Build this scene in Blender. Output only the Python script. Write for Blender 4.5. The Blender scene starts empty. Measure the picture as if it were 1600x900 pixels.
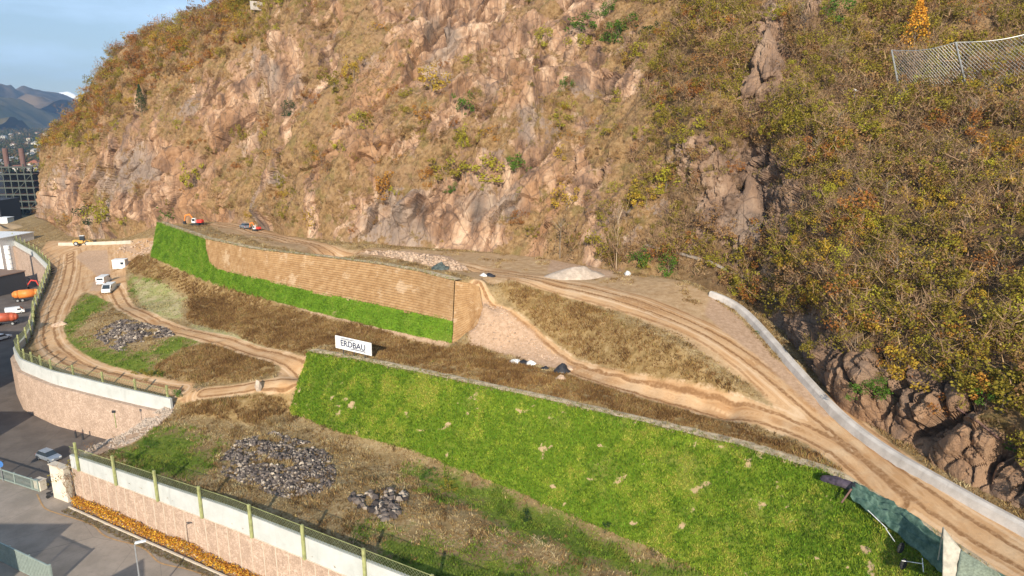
import bpy, math, random, time
import numpy as np
from mathutils import Vector, Matrix
from mathutils.bvhtree import BVHTree
T0 = time.time()
rnd = random.Random(7)
R = np.random.default_rng(11)
rad = math.radians
S = bpy.context.scene
COL = S.collection

# ------------------------------------------------------------ camera
HC = 52.0; PITCH = rad(13.2); F = 1066.0
CP, SP = math.cos(PITCH), math.sin(PITCH)
cam = bpy.data.cameras.new('camera'); camo = bpy.data.objects.new('camera', cam); COL.objects.link(camo)
cam.sensor_width = 36; cam.lens = 36 * F / 1600; cam.clip_start = .5; cam.clip_end = 30000
camo.location = (0, 0, HC); camo.rotation_euler = (math.pi / 2 - PITCH, 0, 0)
S.camera = camo
S.view_settings.view_transform = 'Standard'; S.view_settings.look = 'None'
S.view_settings.exposure = 0.44; S.view_settings.gamma = 1
# ------------------------------------------------------------ sky and sun
SUN_EL, SUN_AZ = rad(21.5), rad(2)          # shadows run along +Y
W = bpy.data.worlds.new('World'); S.world = W; W.use_nodes = True
wt = W.node_tree; wt.nodes.clear()
wo = wt.nodes.new('ShaderNodeOutputWorld'); bg = wt.nodes.new('ShaderNodeBackground'); sk = wt.nodes.new('ShaderNodeTexSky')
sk.sky_type = 'NISHITA'; sk.sun_disc = False; sk.sun_elevation = SUN_EL; sk.sun_rotation = math.pi + SUN_AZ
sk.air_density = 1.0; sk.dust_density = 0.6; sk.ozone_density = 1.5; sk.altitude = 300
tc = wt.nodes.new('ShaderNodeTexCoord'); mp = wt.nodes.new('ShaderNodeMapping'); mp.inputs['Scale'].default_value = (1.6, 1.0, 7)
no = wt.nodes.new('ShaderNodeTexNoise'); no.inputs['Scale'].default_value = 2.3; no.inputs['Detail'].default_value = 6; no.inputs['Roughness'].default_value = .55
rp = wt.nodes.new('ShaderNodeValToRGB'); rp.color_ramp.elements[0].position = .47; rp.color_ramp.elements[0].color = (.20, .20, .20, 1); rp.color_ramp.elements[1].position = .75; rp.color_ramp.elements[1].color = (.85, .85, .85, 1)
mx = wt.nodes.new('ShaderNodeMix'); mx.data_type = 'RGBA'; mx.inputs[7].default_value = (7.6, 10.2, 13.6, 1)
wt.links.new(tc.outputs['Generated'], mp.inputs['Vector']); wt.links.new(mp.outputs[0], no.inputs['Vector'])
wt.links.new(no.outputs['Fac'], rp.inputs[0]); wt.links.new(rp.outputs[0], mx.inputs[0]); wt.links.new(sk.outputs[0], mx.inputs[6])
wt.links.new(mx.outputs[2], bg.inputs[0]); bg.inputs[1].default_value = .085
wt.links.new(bg.outputs[0], wo.inputs[0])
sl = bpy.data.lights.new('sun', 'SUN'); sl.energy = 5.0; sl.angle = rad(.55); sl.color = (1.0, .90, .755)
so = bpy.data.objects.new('sun', sl); COL.objects.link(so)
SUN_DIR = Vector((math.sin(SUN_AZ) * math.cos(SUN_EL), math.cos(SUN_AZ) * math.cos(SUN_EL), -math.sin(SUN_EL)))
so.rotation_euler = SUN_DIR.to_track_quat('-Z', 'Y').to_euler(); so.location = (0, -50, 120)

# ------------------------------------------------------------ numeric helpers
def P(u, v, z):
    t = (v - 450) / F; d = (HC - z) / (SP + t * CP)
    return np.array([(u - 800) / F * d, d * (CP - t * SP), z])
def PY(u, v, Y):
    t = (v - 450) / F; d = Y / (CP - t * SP)
    return np.array([(u - 800) / F * d, Y, HC - d * (SP + t * CP)])
def proj(p):
    p = np.asarray(p, float); dx, dy, dz = p[..., 0], p[..., 1], p[..., 2] - HC
    d = dy * CP - dz * SP; up = dy * SP + dz * CP
    d = np.where(d < .1, .1, d)
    return 800 + F * dx / d, 450 - F * up / d
def hsh(ix, iy, iz, seed):
    h = (ix.astype(np.int64) * 374761393 + iy.astype(np.int64) * 668265263 + iz.astype(np.int64) * 2147483647 + seed * 974634777) & 0xffffffff
    h = ((h ^ (h >> 13)) * 1274126177) & 0xffffffff
    h = ((h ^ (h >> 16)) * 2246822519) & 0xffffffff
    return ((h ^ (h >> 15)) & 0xffffff) / float(0xffffff)
def vn(p, seed=0):
    i = np.floor(p).astype(np.int64); f = p - i; f = f * f * (3 - 2 * f); r = 0
    for a in (0, 1):
        wa = f[:, 0] if a else 1 - f[:, 0]
        for b in (0, 1):
            wb = f[:, 1] if b else 1 - f[:, 1]
            for c in (0, 1):
                wc = f[:, 2] if c else 1 - f[:, 2]
                r = r + wa * wb * wc * hsh(i[:, 0] + a, i[:, 1] + b, i[:, 2] + c, seed)
    return r * 2 - 1
def fbm(p, scale, octv=4, seed=0, gain=.5, ridge=False):
    p = np.asarray(p, float)
    if p.shape[1] == 2: p = np.c_[p, np.zeros(len(p))]
    q = p / scale; a = 1; s = 0; n = 0
    for k in range(octv):
        v = vn(q, seed + k * 17)
        if ridge: v = 1 - 2 * np.abs(v)
        s = s + a * v; n += a; a *= gain; q = q * 2.03 + 5.7
    return s / n
def worley(p, scale, seed=0):
    q = np.asarray(p, float) / scale; i = np.floor(q).astype(np.int64); d1 = np.full(len(q), 9.); d2 = np.full(len(q), 9.); cid = np.zeros(len(q)); cc_ = np.zeros((len(q), 3))
    for a in (-1, 0, 1):
        for b in (-1, 0, 1):
            for c in (-1, 0, 1):
                j = i + [a, b, c]
                o = np.stack([hsh(j[:, 0], j[:, 1], j[:, 2], seed + k) for k in range(3)], 1)
                d = np.linalg.norm(j + o - q, axis=1); h = hsh(j[:, 0], j[:, 1], j[:, 2], seed + 9)
                m = d < d1; d2 = np.where(m, d1, np.minimum(d2, d)); cid = np.where(m, h, cid); cc_ = np.where(m[:, None], j + o, cc_); d1 = np.where(m, d, d1)
    return d1, d2, cid, (q - cc_) * scale
def npmesh(name, V, Fc, mats=(), midx=None, attrs=None, smooth=False, cattrs=None):
    V = np.asarray(V, np.float32); Fc = np.asarray(Fc, np.int32); n, k = Fc.shape
    me = bpy.data.meshes.new(name)
    me.vertices.add(len(V)); me.vertices.foreach_set('co', V.ravel())
    me.loops.add(n * k); me.loops.foreach_set('vertex_index', Fc.ravel())
    me.polygons.add(n); me.polygons.foreach_set('loop_start', np.arange(n, dtype=np.int32) * k)
    try: me.polygons.foreach_set('loop_total', np.full(n, k, np.int32))
    except Exception: pass
    if midx is not None: me.polygons.foreach_set('material_index', np.asarray(midx, np.int32))
    me.polygons.foreach_set('use_smooth', np.full(n, smooth))
    for m in mats: me.materials.append(m)
    for a, v in (attrs or {}).items():
        at_ = me.attributes.new(a, 'FLOAT', 'POINT'); at_.data.foreach_set('value', np.asarray(v, np.float32))
    for a, v in (cattrs or {}).items():
        v = np.asarray(v, np.float32); at_ = me.attributes.new(a, 'FLOAT_COLOR', 'POINT'); at_.data.foreach_set('color', np.c_[v, np.ones(len(v))].astype(np.float32).ravel())
    me.update(calc_edges=True)
    return me
def link(name, me, parent=None):
    o = bpy.data.objects.new(name, me); COL.objects.link(o)
    if parent is not None: o.parent = parent
    return o
def tag(o, label=None, cat=None, group=None, kind=None):
    if label: o['label'] = label
    if cat: o['category'] = cat
    if group: o['group'] = group
    if kind: o['kind'] = kind
    return o
def thing(name, label, cat, loc=(0, 0, 0), rz=0, group=None):
    o = bpy.data.objects.new(name, None); COL.objects.link(o); o.location = tuple(float(c) for c in loc); o.rotation_euler = (0, 0, rz); o.empty_display_size = .3
    return tag(o, label, cat, group)
def copy_tree(o, parent=None):
    c = o.copy(); COL.objects.link(c); c.parent = parent
    for ch in list(o.children): copy_tree(ch, c)
    return c

# ------------------------------------------------------------ node helper
class NB:
    def __init__(s, name, rough=.9, spec=.2):
        s.m = bpy.data.materials.new(name); s.m.use_nodes = True; s.t = s.m.node_tree
        s.b = s.t.nodes['Principled BSDF']; s.b.inputs['Roughness'].default_value = rough; s.b.inputs['Specular IOR Level'].default_value = spec
        s.pos = None
    def L(s, a, b): s.t.links.new(a, b)
    def put(s, i, v):
        if hasattr(v, 'links') or hasattr(v, 'is_linked'): s.L(v, i)
        else: i.default_value = v
    def geo(s):
        if s.pos is None: s.pos = s.t.nodes.new('ShaderNodeNewGeometry')
        return s.pos.outputs['Position']
    def obj(s): return s.t.nodes.new('ShaderNodeTexCoord').outputs['Object']
    def scale(s, v, sc):
        n = s.t.nodes.new('ShaderNodeMapping'); n.inputs['Scale'].default_value = sc; s.L(v, n.inputs[0]); return n.outputs[0]
    def noise(s, sc, det=4, rough=.55, vec=None, dist=0):
        n = s.t.nodes.new('ShaderNodeTexNoise'); n.inputs['Scale'].default_value = sc; n.inputs['Detail'].default_value = det; n.inputs['Roughness'].default_value = rough; n.inputs['Distortion'].default_value = dist
        s.L(vec if vec is not None else s.geo(), n.inputs['Vector']); return n.outputs['Fac']
    def vor(s, sc, vec=None, feat='F1', out='Distance'):
        n = s.t.nodes.new('ShaderNodeTexVoronoi'); n.feature = feat; n.inputs['Scale'].default_value = sc
        s.L(vec if vec is not None else s.geo(), n.inputs['Vector']); return n.outputs[out]
    def attr(s, a, out='Fac'):
        n = s.t.nodes.new('ShaderNodeAttribute'); n.attribute_name = a; return n.outputs[out]
    def math(s, op, a, b=0., c=None):
        n = s.t.nodes.new('ShaderNodeMath'); n.operation = op; s.put(n.inputs[0], a); s.put(n.inputs[1], b)
        if c is not None: s.put(n.inputs[2], c)
        return n.outputs[0]
    def rng(s, v, a, b, c=0., d=1., smooth=True):
        n = s.t.nodes.new('ShaderNodeMapRange'); n.interpolation_type = 'SMOOTHSTEP' if smooth else 'LINEAR'
        s.put(n.inputs[0], v); n.inputs[1].default_value = a; n.inputs[2].default_value = b; n.inputs[3].default_value = c; n.inputs[4].default_value = d; return n.outputs[0]
    def mix(s, f, a, b, mode='MIX'):
        n = s.t.nodes.new('ShaderNodeMix'); n.data_type = 'RGBA'; n.blend_type = mode; n.clamp_factor = True
        s.put(n.inputs[0], f)
        for i, v in ((6, a), (7, b)):
            if isinstance(v, tuple): n.inputs[i].default_value = (*v[:3], 1)
            else: s.L(v, n.inputs[i])
        return n.outputs[2]
    def ramp(s, f, *st):
        n = s.t.nodes.new('ShaderNodeValToRGB'); e = n.color_ramp.elements
        while len(e) < len(st): e.new(.5)
        for i, (p, c) in enumerate(st): e[i].position = p; e[i].color = (*c, 1)
        s.L(f, n.inputs[0]); return n.outputs[0]
    def bump(s, h, st=.5, dist=.1, prev=None):
        n = s.t.nodes.new('ShaderNodeBump'); n.inputs['Strength'].default_value = st; n.inputs['Distance'].default_value = dist; s.L(h, n.inputs['Height'])
        if prev is not None: s.L(prev, n.inputs['Normal'])
        return n.outputs[0]
    def done(s, col=None, nrm=None, rough=None, metal=None):
        if col is not None: s.put(s.b.inputs['Base Color'], (*col, 1) if isinstance(col, tuple) else col)
        if nrm is not None: s.L(nrm, s.b.inputs['Normal'])
        if rough is not None: s.put(s.b.inputs['Roughness'], rough)
        if metal is not None: s.put(s.b.inputs['Metallic'], metal)
        return s.m
def plain(name, c, rough=.6, metal=0, spec=.3, var=.25, sc=1.5):
    n = NB(name, rough, spec); f = n.noise(sc, 5, .6, n.obj())
    a = tuple(max(0, x * (1 - var)) for x in c); b = tuple(min(1, x * (1 + var)) for x in c)
    return n.done(n.mix(n.rng(f, .3, .7), a, b), rough=rough, metal=metal)

# ------------------------------------------------------------ lines of the site (world polylines)
def wl(pts): return np.array([P(*p) if not (isinstance(p[0], str)) else np.array(p[1:], float) for p in pts])
def resample(A, step):
    A = np.asarray(A, float); d = np.r_[0, np.cumsum(np.linalg.norm(np.diff(A[:, :2], axis=0), axis=1))]
    n = max(2, int(round(d[-1] / step)) + 1); t = np.linspace(0, d[-1], n)
    return np.stack([np.interp(t, d, A[:, k]) for k in range(A.shape[1])], 1)
def smooth_line(A, k=2):
    for _ in range(k):
        B = [A[0]]
        for i in range(len(A) - 1): B += [A[i] * .75 + A[i + 1] * .25, A[i] * .25 + A[i + 1] * .75]
        A = np.array(B + [A[-1]])
    return A
W1 = np.array([(-61.8, 87.6), (-32.4, 71.7), (0, 54.6), (24, 42)], float)                 # near wall (plan)
W2 = np.array([(-55, 103.2), (-62, 106), (-69, 109), (-81.5, 114.6), (-92, 121.5), (-99, 129.5), (-102.3, 137), (-107.6, 147), (-116, 159.5), (-127, 179), (-143, 207), (-164, 231), (-190, 256)], float)
DB = wl([(238, 400, 18.8), (285, 418, 17.6), (330, 436, 16.6), (400, 459, 16.2), (480, 481, 16), (600, 511, 15.5), (708, 533, 15)])       # upper dam foot
DT = wl([(248, 347, 26.6), (283, 359, 26.4), (320, 372, 26.2), (400, 389, 25.8), (500, 400, 25.7), (600, 413, 25.6), (660, 424, 25.5), (712, 438, 25.4)])  # upper dam crest
DB2 = wl([(708, 533, 15), (730, 520, 16.8), (754, 484, 20.4)]); DT2 = wl([(712, 438, 25.4), (728, 440, 25.2), (748, 447, 24.4)])
LB = np.vstack([wl([(455, 641, 7), (520, 671, 7), (640, 701, 6.6), (720, 731, 6.2), (800, 764, 5.8), (900, 808, 5.2), (1000, 850, 4.6), (1100, 897, 4.3)]), [(33.4, 54.5, 3.5), (37, 42, 3), (39, 30, 3)]])
LT = np.vstack([wl([(484, 548, 15.3), (560, 561, 15.4), (700, 590, 15.5), (850, 622, 15.5), (1000, 657, 15.4), (1150, 693, 15.3), (1290, 735, 15.2)]), [(37.6, 62, 15), (40.3, 54, 14.8), (42.5, 42, 14.8), (44, 30, 14.8)]])
BASE = [(75, 345, 12), (110, 369, 12.6), (150, 374, 13.6), (200, 371, 16.4), (250, 350, 21.5), (330, 346, 24.5), (400, 352, 25), (450, 368, 25), (550, 378, 25), (650, 385, 25), (750, 392, 25), (850, 402, 25), (960, 423, 25), (1050, 432, 25), (1110, 448, 25), (1170, 475, 22.5), (1230, 530, 20.5), (1310, 630, 18), (1400, 690, 16.5), (1500, 752, 16), (1600, 800, 15.5), (1800, 925, 15), (2000, 1050, 15), (2600, 1400, 15)]
BARR = wl([(1107, 461, 24.2), (1135, 474, 23.5), (1160, 490, 22.8), (1200, 536, 21), (1250, 592, 19.3), (1300, 642, 18), (1370, 698, 17), (1450, 748, 16.4), (1530, 797, 15.8), (1600, 838, 15.3), (1800, 958, 15)])   # foot of the low barrier
ctrl = []
def cl(A, step=4.): ctrl.extend(resample(A, step).tolist())
def cp(*pts): ctrl.extend([P(*p).tolist() if not isinstance(p[0], str) else list(p[1:]) for p in pts])
def back(A, m):                   # the line moved m metres away from the viewer's side, square to itself
    t = np.gradient(A[:, :2], axis=0); n_ = np.stack([-t[:, 1], t[:, 0]], 1); n_ /= np.linalg.norm(n_, axis=1)[:, None]
    B = A.copy(); B[:, :2] += n_ * m; return B
cl(DB); cl(back(resample(DT, 4), 1.6) - [0, 0, .35]); cl(LB, 3.5); cl(back(resample(LT, 3.5), 1.5) - [0, 0, .3], 3.5); cl(DB2[1:]); ctrl.extend((back(DT2, 1.2) - [0, 0, .3]).tolist())
cl(wl([(b[0], b[1], b[2]) for b in BASE]), 7)
cl(BARR, 5)
for (a, b), z0, z1 in (((W1[0], W1[1]), 6.7, 6.7), ((W1[1], W1[2]), 6.7, 5.6), ((W1[2], W1[3]), 5.6, 4)):
    q = np.array([(a[0], a[1], z0), (b[0], b[1], z1)]) + [.5, 1, 0]; cl(q, 5)
zz = np.interp(np.arange(len(W2)), [0, 3, 6, 9, 12], [7.9, 8.3, 8.0, 8.5, 9.5]); cl(np.c_[W2 + [1, .5], zz], 5)
cl(np.array([(-60.5, 88.5, 6.4), (-54.5, 102.5, 7.6)]), 4)
# meadow
cp((250, 690, 7.2), (350, 660, 7.6), (420, 650, 7.4), (330, 740, 7), (450, 720, 7.2), (450, 800, 6.6), (560, 760, 6.8), (600, 840, 6.3), (700, 800, 6.3), (760, 880, 5.8), (860, 850, 5.4), (650, 900, 5.9), (800, 940, 5.2), (950, 900, 4.6), (1000, 1000, 4.2), (800, 1100, 4.5))
# middle left: tracks, mound, slope
cp((475, 585, 11), (440, 598, 10.8), (400, 610, 10.2), (320, 615, 9.4), (280, 622, 8.8), (460, 610, 9.8), (400, 552, 11.6), (300, 520, 12), (240, 505, 12), (205, 485, 12), (180, 455, 12), (430, 585, 11.2), (350, 570, 10.8), (260, 560, 10.4), (200, 560, 10),
   (130, 575, 8.8), (90, 540, 8.6), (90, 490, 9), (115, 430, 9.8), (150, 500, 11.2), (200, 515, 11.6), (140, 530, 10.2), (170, 440, 12), (150, 400, 12), (120, 410, 10.6), (130, 380, 13), (190, 385, 15), (190, 415, 12.8), (235, 385, 17), (80, 385, 11), (100, 372, 12),
   (220, 420, 14), (260, 440, 14.6), (300, 465, 14.6), (290, 490, 13), (400, 500, 14.2), (400, 525, 12.8), (470, 530, 13.6), (550, 540, 13.6), (620, 552, 13.3), (700, 562, 13.4))
# back of the lower crest
cp((780, 575, 14.6), (900, 605, 14.6), (1000, 630, 14.8), (1100, 655, 14.9), (1200, 685, 15), (1320, 715, 15.4), (740, 525, 15.3), (790, 545, 15.3), (760, 440, 24.4), (745, 456, 23.5), (290, 352, 25), (320, 356, 25.4), (370, 366, 25.2), (440, 378, 25.2), (300, 349, 24.6))
cl(wl([(790, 440, 24.4), (850, 447, 24.2), (950, 478, 23.5), (1050, 535, 21.5), (1150, 600, 18.6), (1240, 662, 16)]), 4)
cl(wl([(767, 478, 20.9), (790, 492, 19.9), (840, 522, 17.6), (890, 556, 15.8), (960, 590, 15.5), (1050, 617, 15.5), (1150, 645, 15.5), (1240, 669, 15.5)]), 4)
# upper track
cp((740, 425, 24.5), (640, 398, 24.8), (560, 392, 25), (480, 380, 25), (400, 365, 25), (350, 352, 25.2), (820, 428, 24.5), (900, 437, 24.4), (960, 455, 24.2), (1000, 440, 24.8), (1060, 455, 24.4), (1040, 487, 23.3), (1120, 528, 21.4), (1120, 490, 22.8), (1200, 583, 19), (1300, 662, 16.8), (1400, 735, 15.9), (1400, 770, 15.4), (1500, 815, 15.3), (1600, 860, 15.1))
ctrl += [[-300, 330, 2], [-215, 300, 9], [-230, 270, 8], [-190, 262, 9], [60, 120, 25], [60, 60, 16], [60, 30, 15], [20, 30, 4], [-40, 150, 15.8], [0, 200, 26], [-60, 230, 26]]
CT = np.array(ctrl)
for i in range(len(CT)):            # drop near-duplicates
    pass
keep = []
for i, c in enumerate(CT):
    if all(np.hypot(*(CT[j, :2] - c[:2])) > 1.2 for j in keep): keep.append(i)
CT = CT[keep]
def kern(d2): return np.sqrt(d2 + .5)
D2 = ((CT[:, None, :2] - CT[None, :, :2]) ** 2).sum(-1); n = len(CT)
A = np.zeros((n + 3, n + 3)); A[:n, :n] = -kern(D2) + np.eye(n) * -.15; A[:n, n] = 1; A[:n, n + 1:] = CT[:, :2] / 100; A[n:, :n] = A[:n, n:].T
WT = np.linalg.solve(A, np.r_[CT[:, 2], 0, 0, 0])
xs = np.r_[np.arange(-330, -140, 2.), np.arange(-140, -90, 1.), np.arange(-90, 75, .5), np.arange(75, 120, 3.)]
ys = np.r_[np.arange(24, 46, 1.), np.arange(46, 150, .5), np.arange(150, 240, 1.), np.arange(240, 370, 2.5)]
GX, GY = np.meshgrid(xs, ys); XY = np.c_[GX.ravel(), GY.ravel()]
Z = np.empty(len(XY))
for i in range(0, len(XY), 20000):
    q = XY[i:i + 20000]; d2 = ((q[:, None] - CT[None, :, :2]) ** 2).sum(-1)
    Z[i:i + 20000] = -kern(d2) @ WT[:n] + WT[n] + q / 100 @ WT[n + 1:]
# small relief
def polydist(XY, L):
    best = np.full(len(XY), 1e9); al = np.zeros(len(XY)); sgn = np.zeros(len(XY)); acc = 0
    for a, b in zip(L[:-1, :2], L[1:, :2]):
        ab = b - a; l = np.hypot(*ab)
        if l < 1e-6: continue
        t = np.clip(((XY - a) @ ab) / l ** 2, 0, 1); dv = XY - (a + t[:, None] * ab); d = np.hypot(dv[:, 0], dv[:, 1])
        m = d < best; best[m] = d[m]; al[m] = (acc + t * l)[m]; sgn[m] = np.sign(ab[0] * dv[:, 1] - ab[1] * dv[:, 0])[m]; acc += l
    return best, al, sgn
def inside(XY, L):
    c = np.zeros(len(XY), bool); x, y = XY[:, 0], XY[:, 1]
    for a, b in zip(L, np.roll(L, -1, 0)):
        m = (a[1] > y) != (b[1] > y)
        if a[1] != b[1]: c ^= m & (x < (b[0] - a[0]) * (y - a[1]) / (b[1] - a[1]) + a[0])
    return c
def sdf_poly(XY, L):
    L = np.asarray(L)[:, :2]; d, _, _ = polydist(XY, np.vstack([L, L[:1]])); return np.where(inside(XY, L), d, -d)
Z = np.where(Z > 24.9, 24.9 + (Z - 24.9) * .28, Z)            # the fill is levelled: no humps behind the crests
dL_, _, sL_ = polydist(XY, LT); cap_ = 15.15 + np.clip(dL_ - 5, 0, None) * .6; hit_ = (sL_ > 0) & (dL_ < 12) & (XY[:, 0] < 33); Z = np.where(hit_ & (Z > cap_), cap_ + (Z - cap_) * .15, Z)
Z += .10 * fbm(XY, 5, 3, 3) + .05 * fbm(XY, 1.4, 2, 5)
Zg = Z.reshape(GX.shape)
def gz(x, y):
    x = np.atleast_1d(x).astype(float); y = np.atleast_1d(y).astype(float)
    i = np.clip(np.searchsorted(xs, x) - 1, 0, len(xs) - 2); j = np.clip(np.searchsorted(ys, y) - 1, 0, len(ys) - 2)
    fx = np.clip((x - xs[i]) / (xs[i + 1] - xs[i]), 0, 1); fy = np.clip((y - ys[j]) / (ys[j + 1] - ys[j]), 0, 1)
    return (Zg[j, i] * (1 - fx) + Zg[j, i + 1] * fx) * (1 - fy) + (Zg[j + 1, i] * (1 - fx) + Zg[j + 1, i + 1] * fx) * fy
def at(u, v):                     # pixel -> point on the upper ground
    t = (v - 450) / F; d = np.arange(45, 420, .15)
    x = (u - 800) / F * d; y = d * (CP - t * SP); z = HC - d * (SP + t * CP)
    k = np.nonzero(z < gz(x, y))[0]; k = k[0] if len(k) else len(d) - 1
    return np.array([x[k], y[k], gz(x[k], y[k])[0]])
def atl(pts): return np.array([at(*p) for p in pts])
print('ground', len(XY), len(CT), time.time() - T0)

# ------------------------------------------------------------ zones of the ground
def zone(polys): return np.max([sdf_poly(XY, atl(p)) for p in polys], 0)
def stroke(lines):
    best = np.full(len(XY), -99.)
    for pts, w in lines:
        d, _, _ = polydist(XY, smooth_line(atl(pts))); best = np.maximum(best, w / 2 - d)
    return best
T1 = [(1640, 888), (1500, 812), (1400, 742), (1300, 665), (1200, 586), (1120, 530), (1040, 490), (960, 460), (900, 445), (820, 432), (740, 422), (660, 405), (560, 393), (470, 379), (420, 368), (380, 356), (345, 350)]
T2 = [(1400, 775), (1320, 712), (1240, 672), (1150, 648), (1050, 622), (960, 598), (900, 578), (860, 555), (820, 520), (780, 490), (745, 470)]
T3 = [(178, 450), (200, 484), (240, 505), (300, 521), (360, 536), (420, 554), (476, 580)]
T4 = [(276, 612), (200, 596), (140, 582), (92, 555), (74, 525), (80, 495), (98, 460), (108, 425), (110, 395)]
T5 = [(476, 590), (440, 599), (380, 608), (320, 614), (275, 616)]
Zs = zone([[(1112, 462), (1150, 492), (1200, 548), (1300, 652), (1400, 722), (1500, 788), (1600, 842), (1700, 900), (1700, 960), (1600, 892), (1500, 838), (1400, 783), (1300, 712), (1240, 662), (1180, 602), (1100, 546), (1000, 492), (900, 456), (800, 438), (740, 436), (700, 424), (640, 409), (560, 400), (420, 384), (345, 362), (325, 350), (345, 346), (450, 372), (600, 388), (760, 395), (860, 404), (960, 428), (1050, 436)]])
d1 = zone([[(1205, 575), (1240, 600), (1310, 660), (1400, 728), (1500, 792), (1600, 848), (1700, 905), (1700, 950), (1600, 885), (1500, 830), (1400, 775), (1300, 702), (1250, 662), (1180, 596)],
           [(75, 375), (240, 372), (240, 398), (215, 398), (197, 420), (198, 450), (205, 480), (165, 470), (130, 455), (100, 500), (62, 520), (60, 480), (85, 430), (60, 400)],
           [(440, 570), (482, 560), (480, 600), (430, 612)]])
d2 = stroke([(T1, 7.0), (T2, 3.4), (T3, 3.8), (T4, 5.5), (T5, 3.2)])
Zd = np.maximum(d1, d2)
Zb = zone([[(240, 404), (330, 440), (480, 487), (600, 518), (705, 541), (800, 566), (900, 590), (1050, 636), (1200, 688), (1290, 716), (1345, 742), (1290, 733), (1150, 689), (1000, 652), (850, 617), (700, 586), (600, 561), (520, 540), (490, 541), (478, 560), (420, 545), (330, 513), (292, 500), (300, 462), (262, 440), (215, 430), (200, 415), (215, 399)],
           [(772, 440), (860, 450), (950, 482), (1050, 538), (1130, 592), (1200, 642), (1232, 664), (1150, 640), (1050, 610), (960, 583), (900, 558), (840, 508), (795, 472)],
           [(285, 545), (350, 530), (420, 557), (436, 583), (380, 598), (300, 602), (240, 575)],
           [(290, 628), (380, 620), (455, 612), (450, 640), (400, 665), (320, 655), (270, 650)],
           [(1340, 745), (1420, 790), (1520, 850), (1600, 895), (1600, 930), (1440, 840), (1360, 780)]])
Zp = zone([[(745, 480), (778, 480), (832, 520), (878, 560), (900, 577), (850, 572), (800, 556), (735, 541), (728, 520)],
           [(240, 405), (330, 441), (480, 489), (600, 520), (700, 541), (700, 533), (480, 481), (330, 437)],
           [(1112, 462), (1150, 490), (1200, 545), (1300, 645), (1290, 655), (1190, 565), (1130, 520), (1100, 490)],
           [(860, 406), (960, 424), (955, 434), (900, 436), (855, 425)], [(130, 392), (168, 390), (172, 430), (160, 455), (140, 455), (150, 430), (118, 402)],
           [(190, 380), (245, 372), (240, 392), (215, 396), (190, 392)],
           [(640, 392), (700, 400), (730, 420), (700, 424), (620, 403), (560, 397)],
           [(272, 628), (262, 655), (205, 695), (150, 712), (118, 716), (130, 700), (200, 675), (240, 640)]])
Zl = zone([[(208, 436), (240, 440), (292, 466), (283, 500), (240, 497), (215, 470)], [(300, 516), (420, 548), (470, 572), (470, 560), (420, 541), (300, 503)]])
Zgr = zone([[(188, 706), (262, 668), (310, 690), (332, 722), (290, 745), (230, 738)], [(100, 500), (140, 462), (165, 455), (172, 470), (130, 500), (112, 520)], [(95, 515), (140, 545), (232, 562), (238, 592), (180, 592), (120, 565), (90, 540)], [(255, 560), (300, 535), (300, 520), (270, 530), (240, 552)], [(205, 436), (240, 432), (250, 450), (215, 460)], [(590, 830), (700, 870), (820, 890), (900, 900), (760, 960), (600, 880)], [(700, 745), (860, 800), (960, 850), (1080, 900), (1000, 900), (850, 850), (700, 770), (650, 740)]])
Zm = Z.reshape(GX.shape).copy(); Zf = Zm.copy(); k1 = np.exp(-np.linspace(-2, 2, 25) ** 2); k1 /= k1.sum()
for ax in (0, 1): Zf = np.apply_along_axis(lambda a: np.convolve(np.pad(a, 12, mode='edge'), k1, 'valid'), ax, Zf)
for ax in (0, 1): Zf = np.apply_along_axis(lambda a: np.convolve(np.pad(a, 12, mode='edge'), k1, 'valid'), ax, Zf)
dB_, _, sB_ = polydist(XY, BARR); dA_, _, _ = polydist(XY, smooth_line(atl(T1[:9]))); mk = np.maximum(np.clip((7 - dA_) / 3, 0, 1), np.clip((7 - dB_) / 3, 0, 1)) * np.clip(XY[:, 0] / 10, 0, 1)
Z = Z * (1 - mk) + Zf.ravel() * mk
for pts, w, dp in ((T1, 1.0, .14), (T2, .8, .1), (T3, .8, .1), (T4, .8, .1)):
    d, al, sg = polydist(XY, smooth_line(atl(pts)))
    Z -= dp * (np.exp(-((d - w) / .28) ** 2) - .4 * np.exp(-((d - w - .6) / .3) ** 2))
dT, aT, sT = polydist(XY, smooth_line(atl(T1))); dT2, aT2, sT2 = polydist(XY, smooth_line(atl(T2)))
dT3, aT3, _ = polydist(XY, smooth_line(atl(T3 + T5[:-1]))); dT4, aT4, _ = polydist(XY, smooth_line(atl(T4)))
lat = np.minimum(dT, dT2); lon = XY[:, 0] - XY[:, 1]
lat = np.minimum(lat, np.minimum(dT3, dT4))
tall = np.clip(Zb, 0, 1.5); Z += tall * .12 * (1 + fbm(XY, 1.6, 2, 9))
Zg = Z.reshape(GX.shape)
# ground mesh, cut away over the yard
YARD = np.vstack([[(60, 20)], W1[::-1], W2, [(-600, 600), (-600, -50), (60, -50)]])
dy = sdf_poly(XY, YARD)
nx, ny = len(xs), len(ys); idx = np.arange(nx * ny).reshape(ny, nx)
Q = np.stack([idx[:-1, :-1], idx[:-1, 1:], idx[1:, 1:], idx[1:, :-1]], -1).reshape(-1, 4)
Q = Q[(dy[Q] < .2).all(1) & (GX.reshape(-1)[Q] > -236).all(1)]
GV = np.c_[XY, Z]
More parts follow.
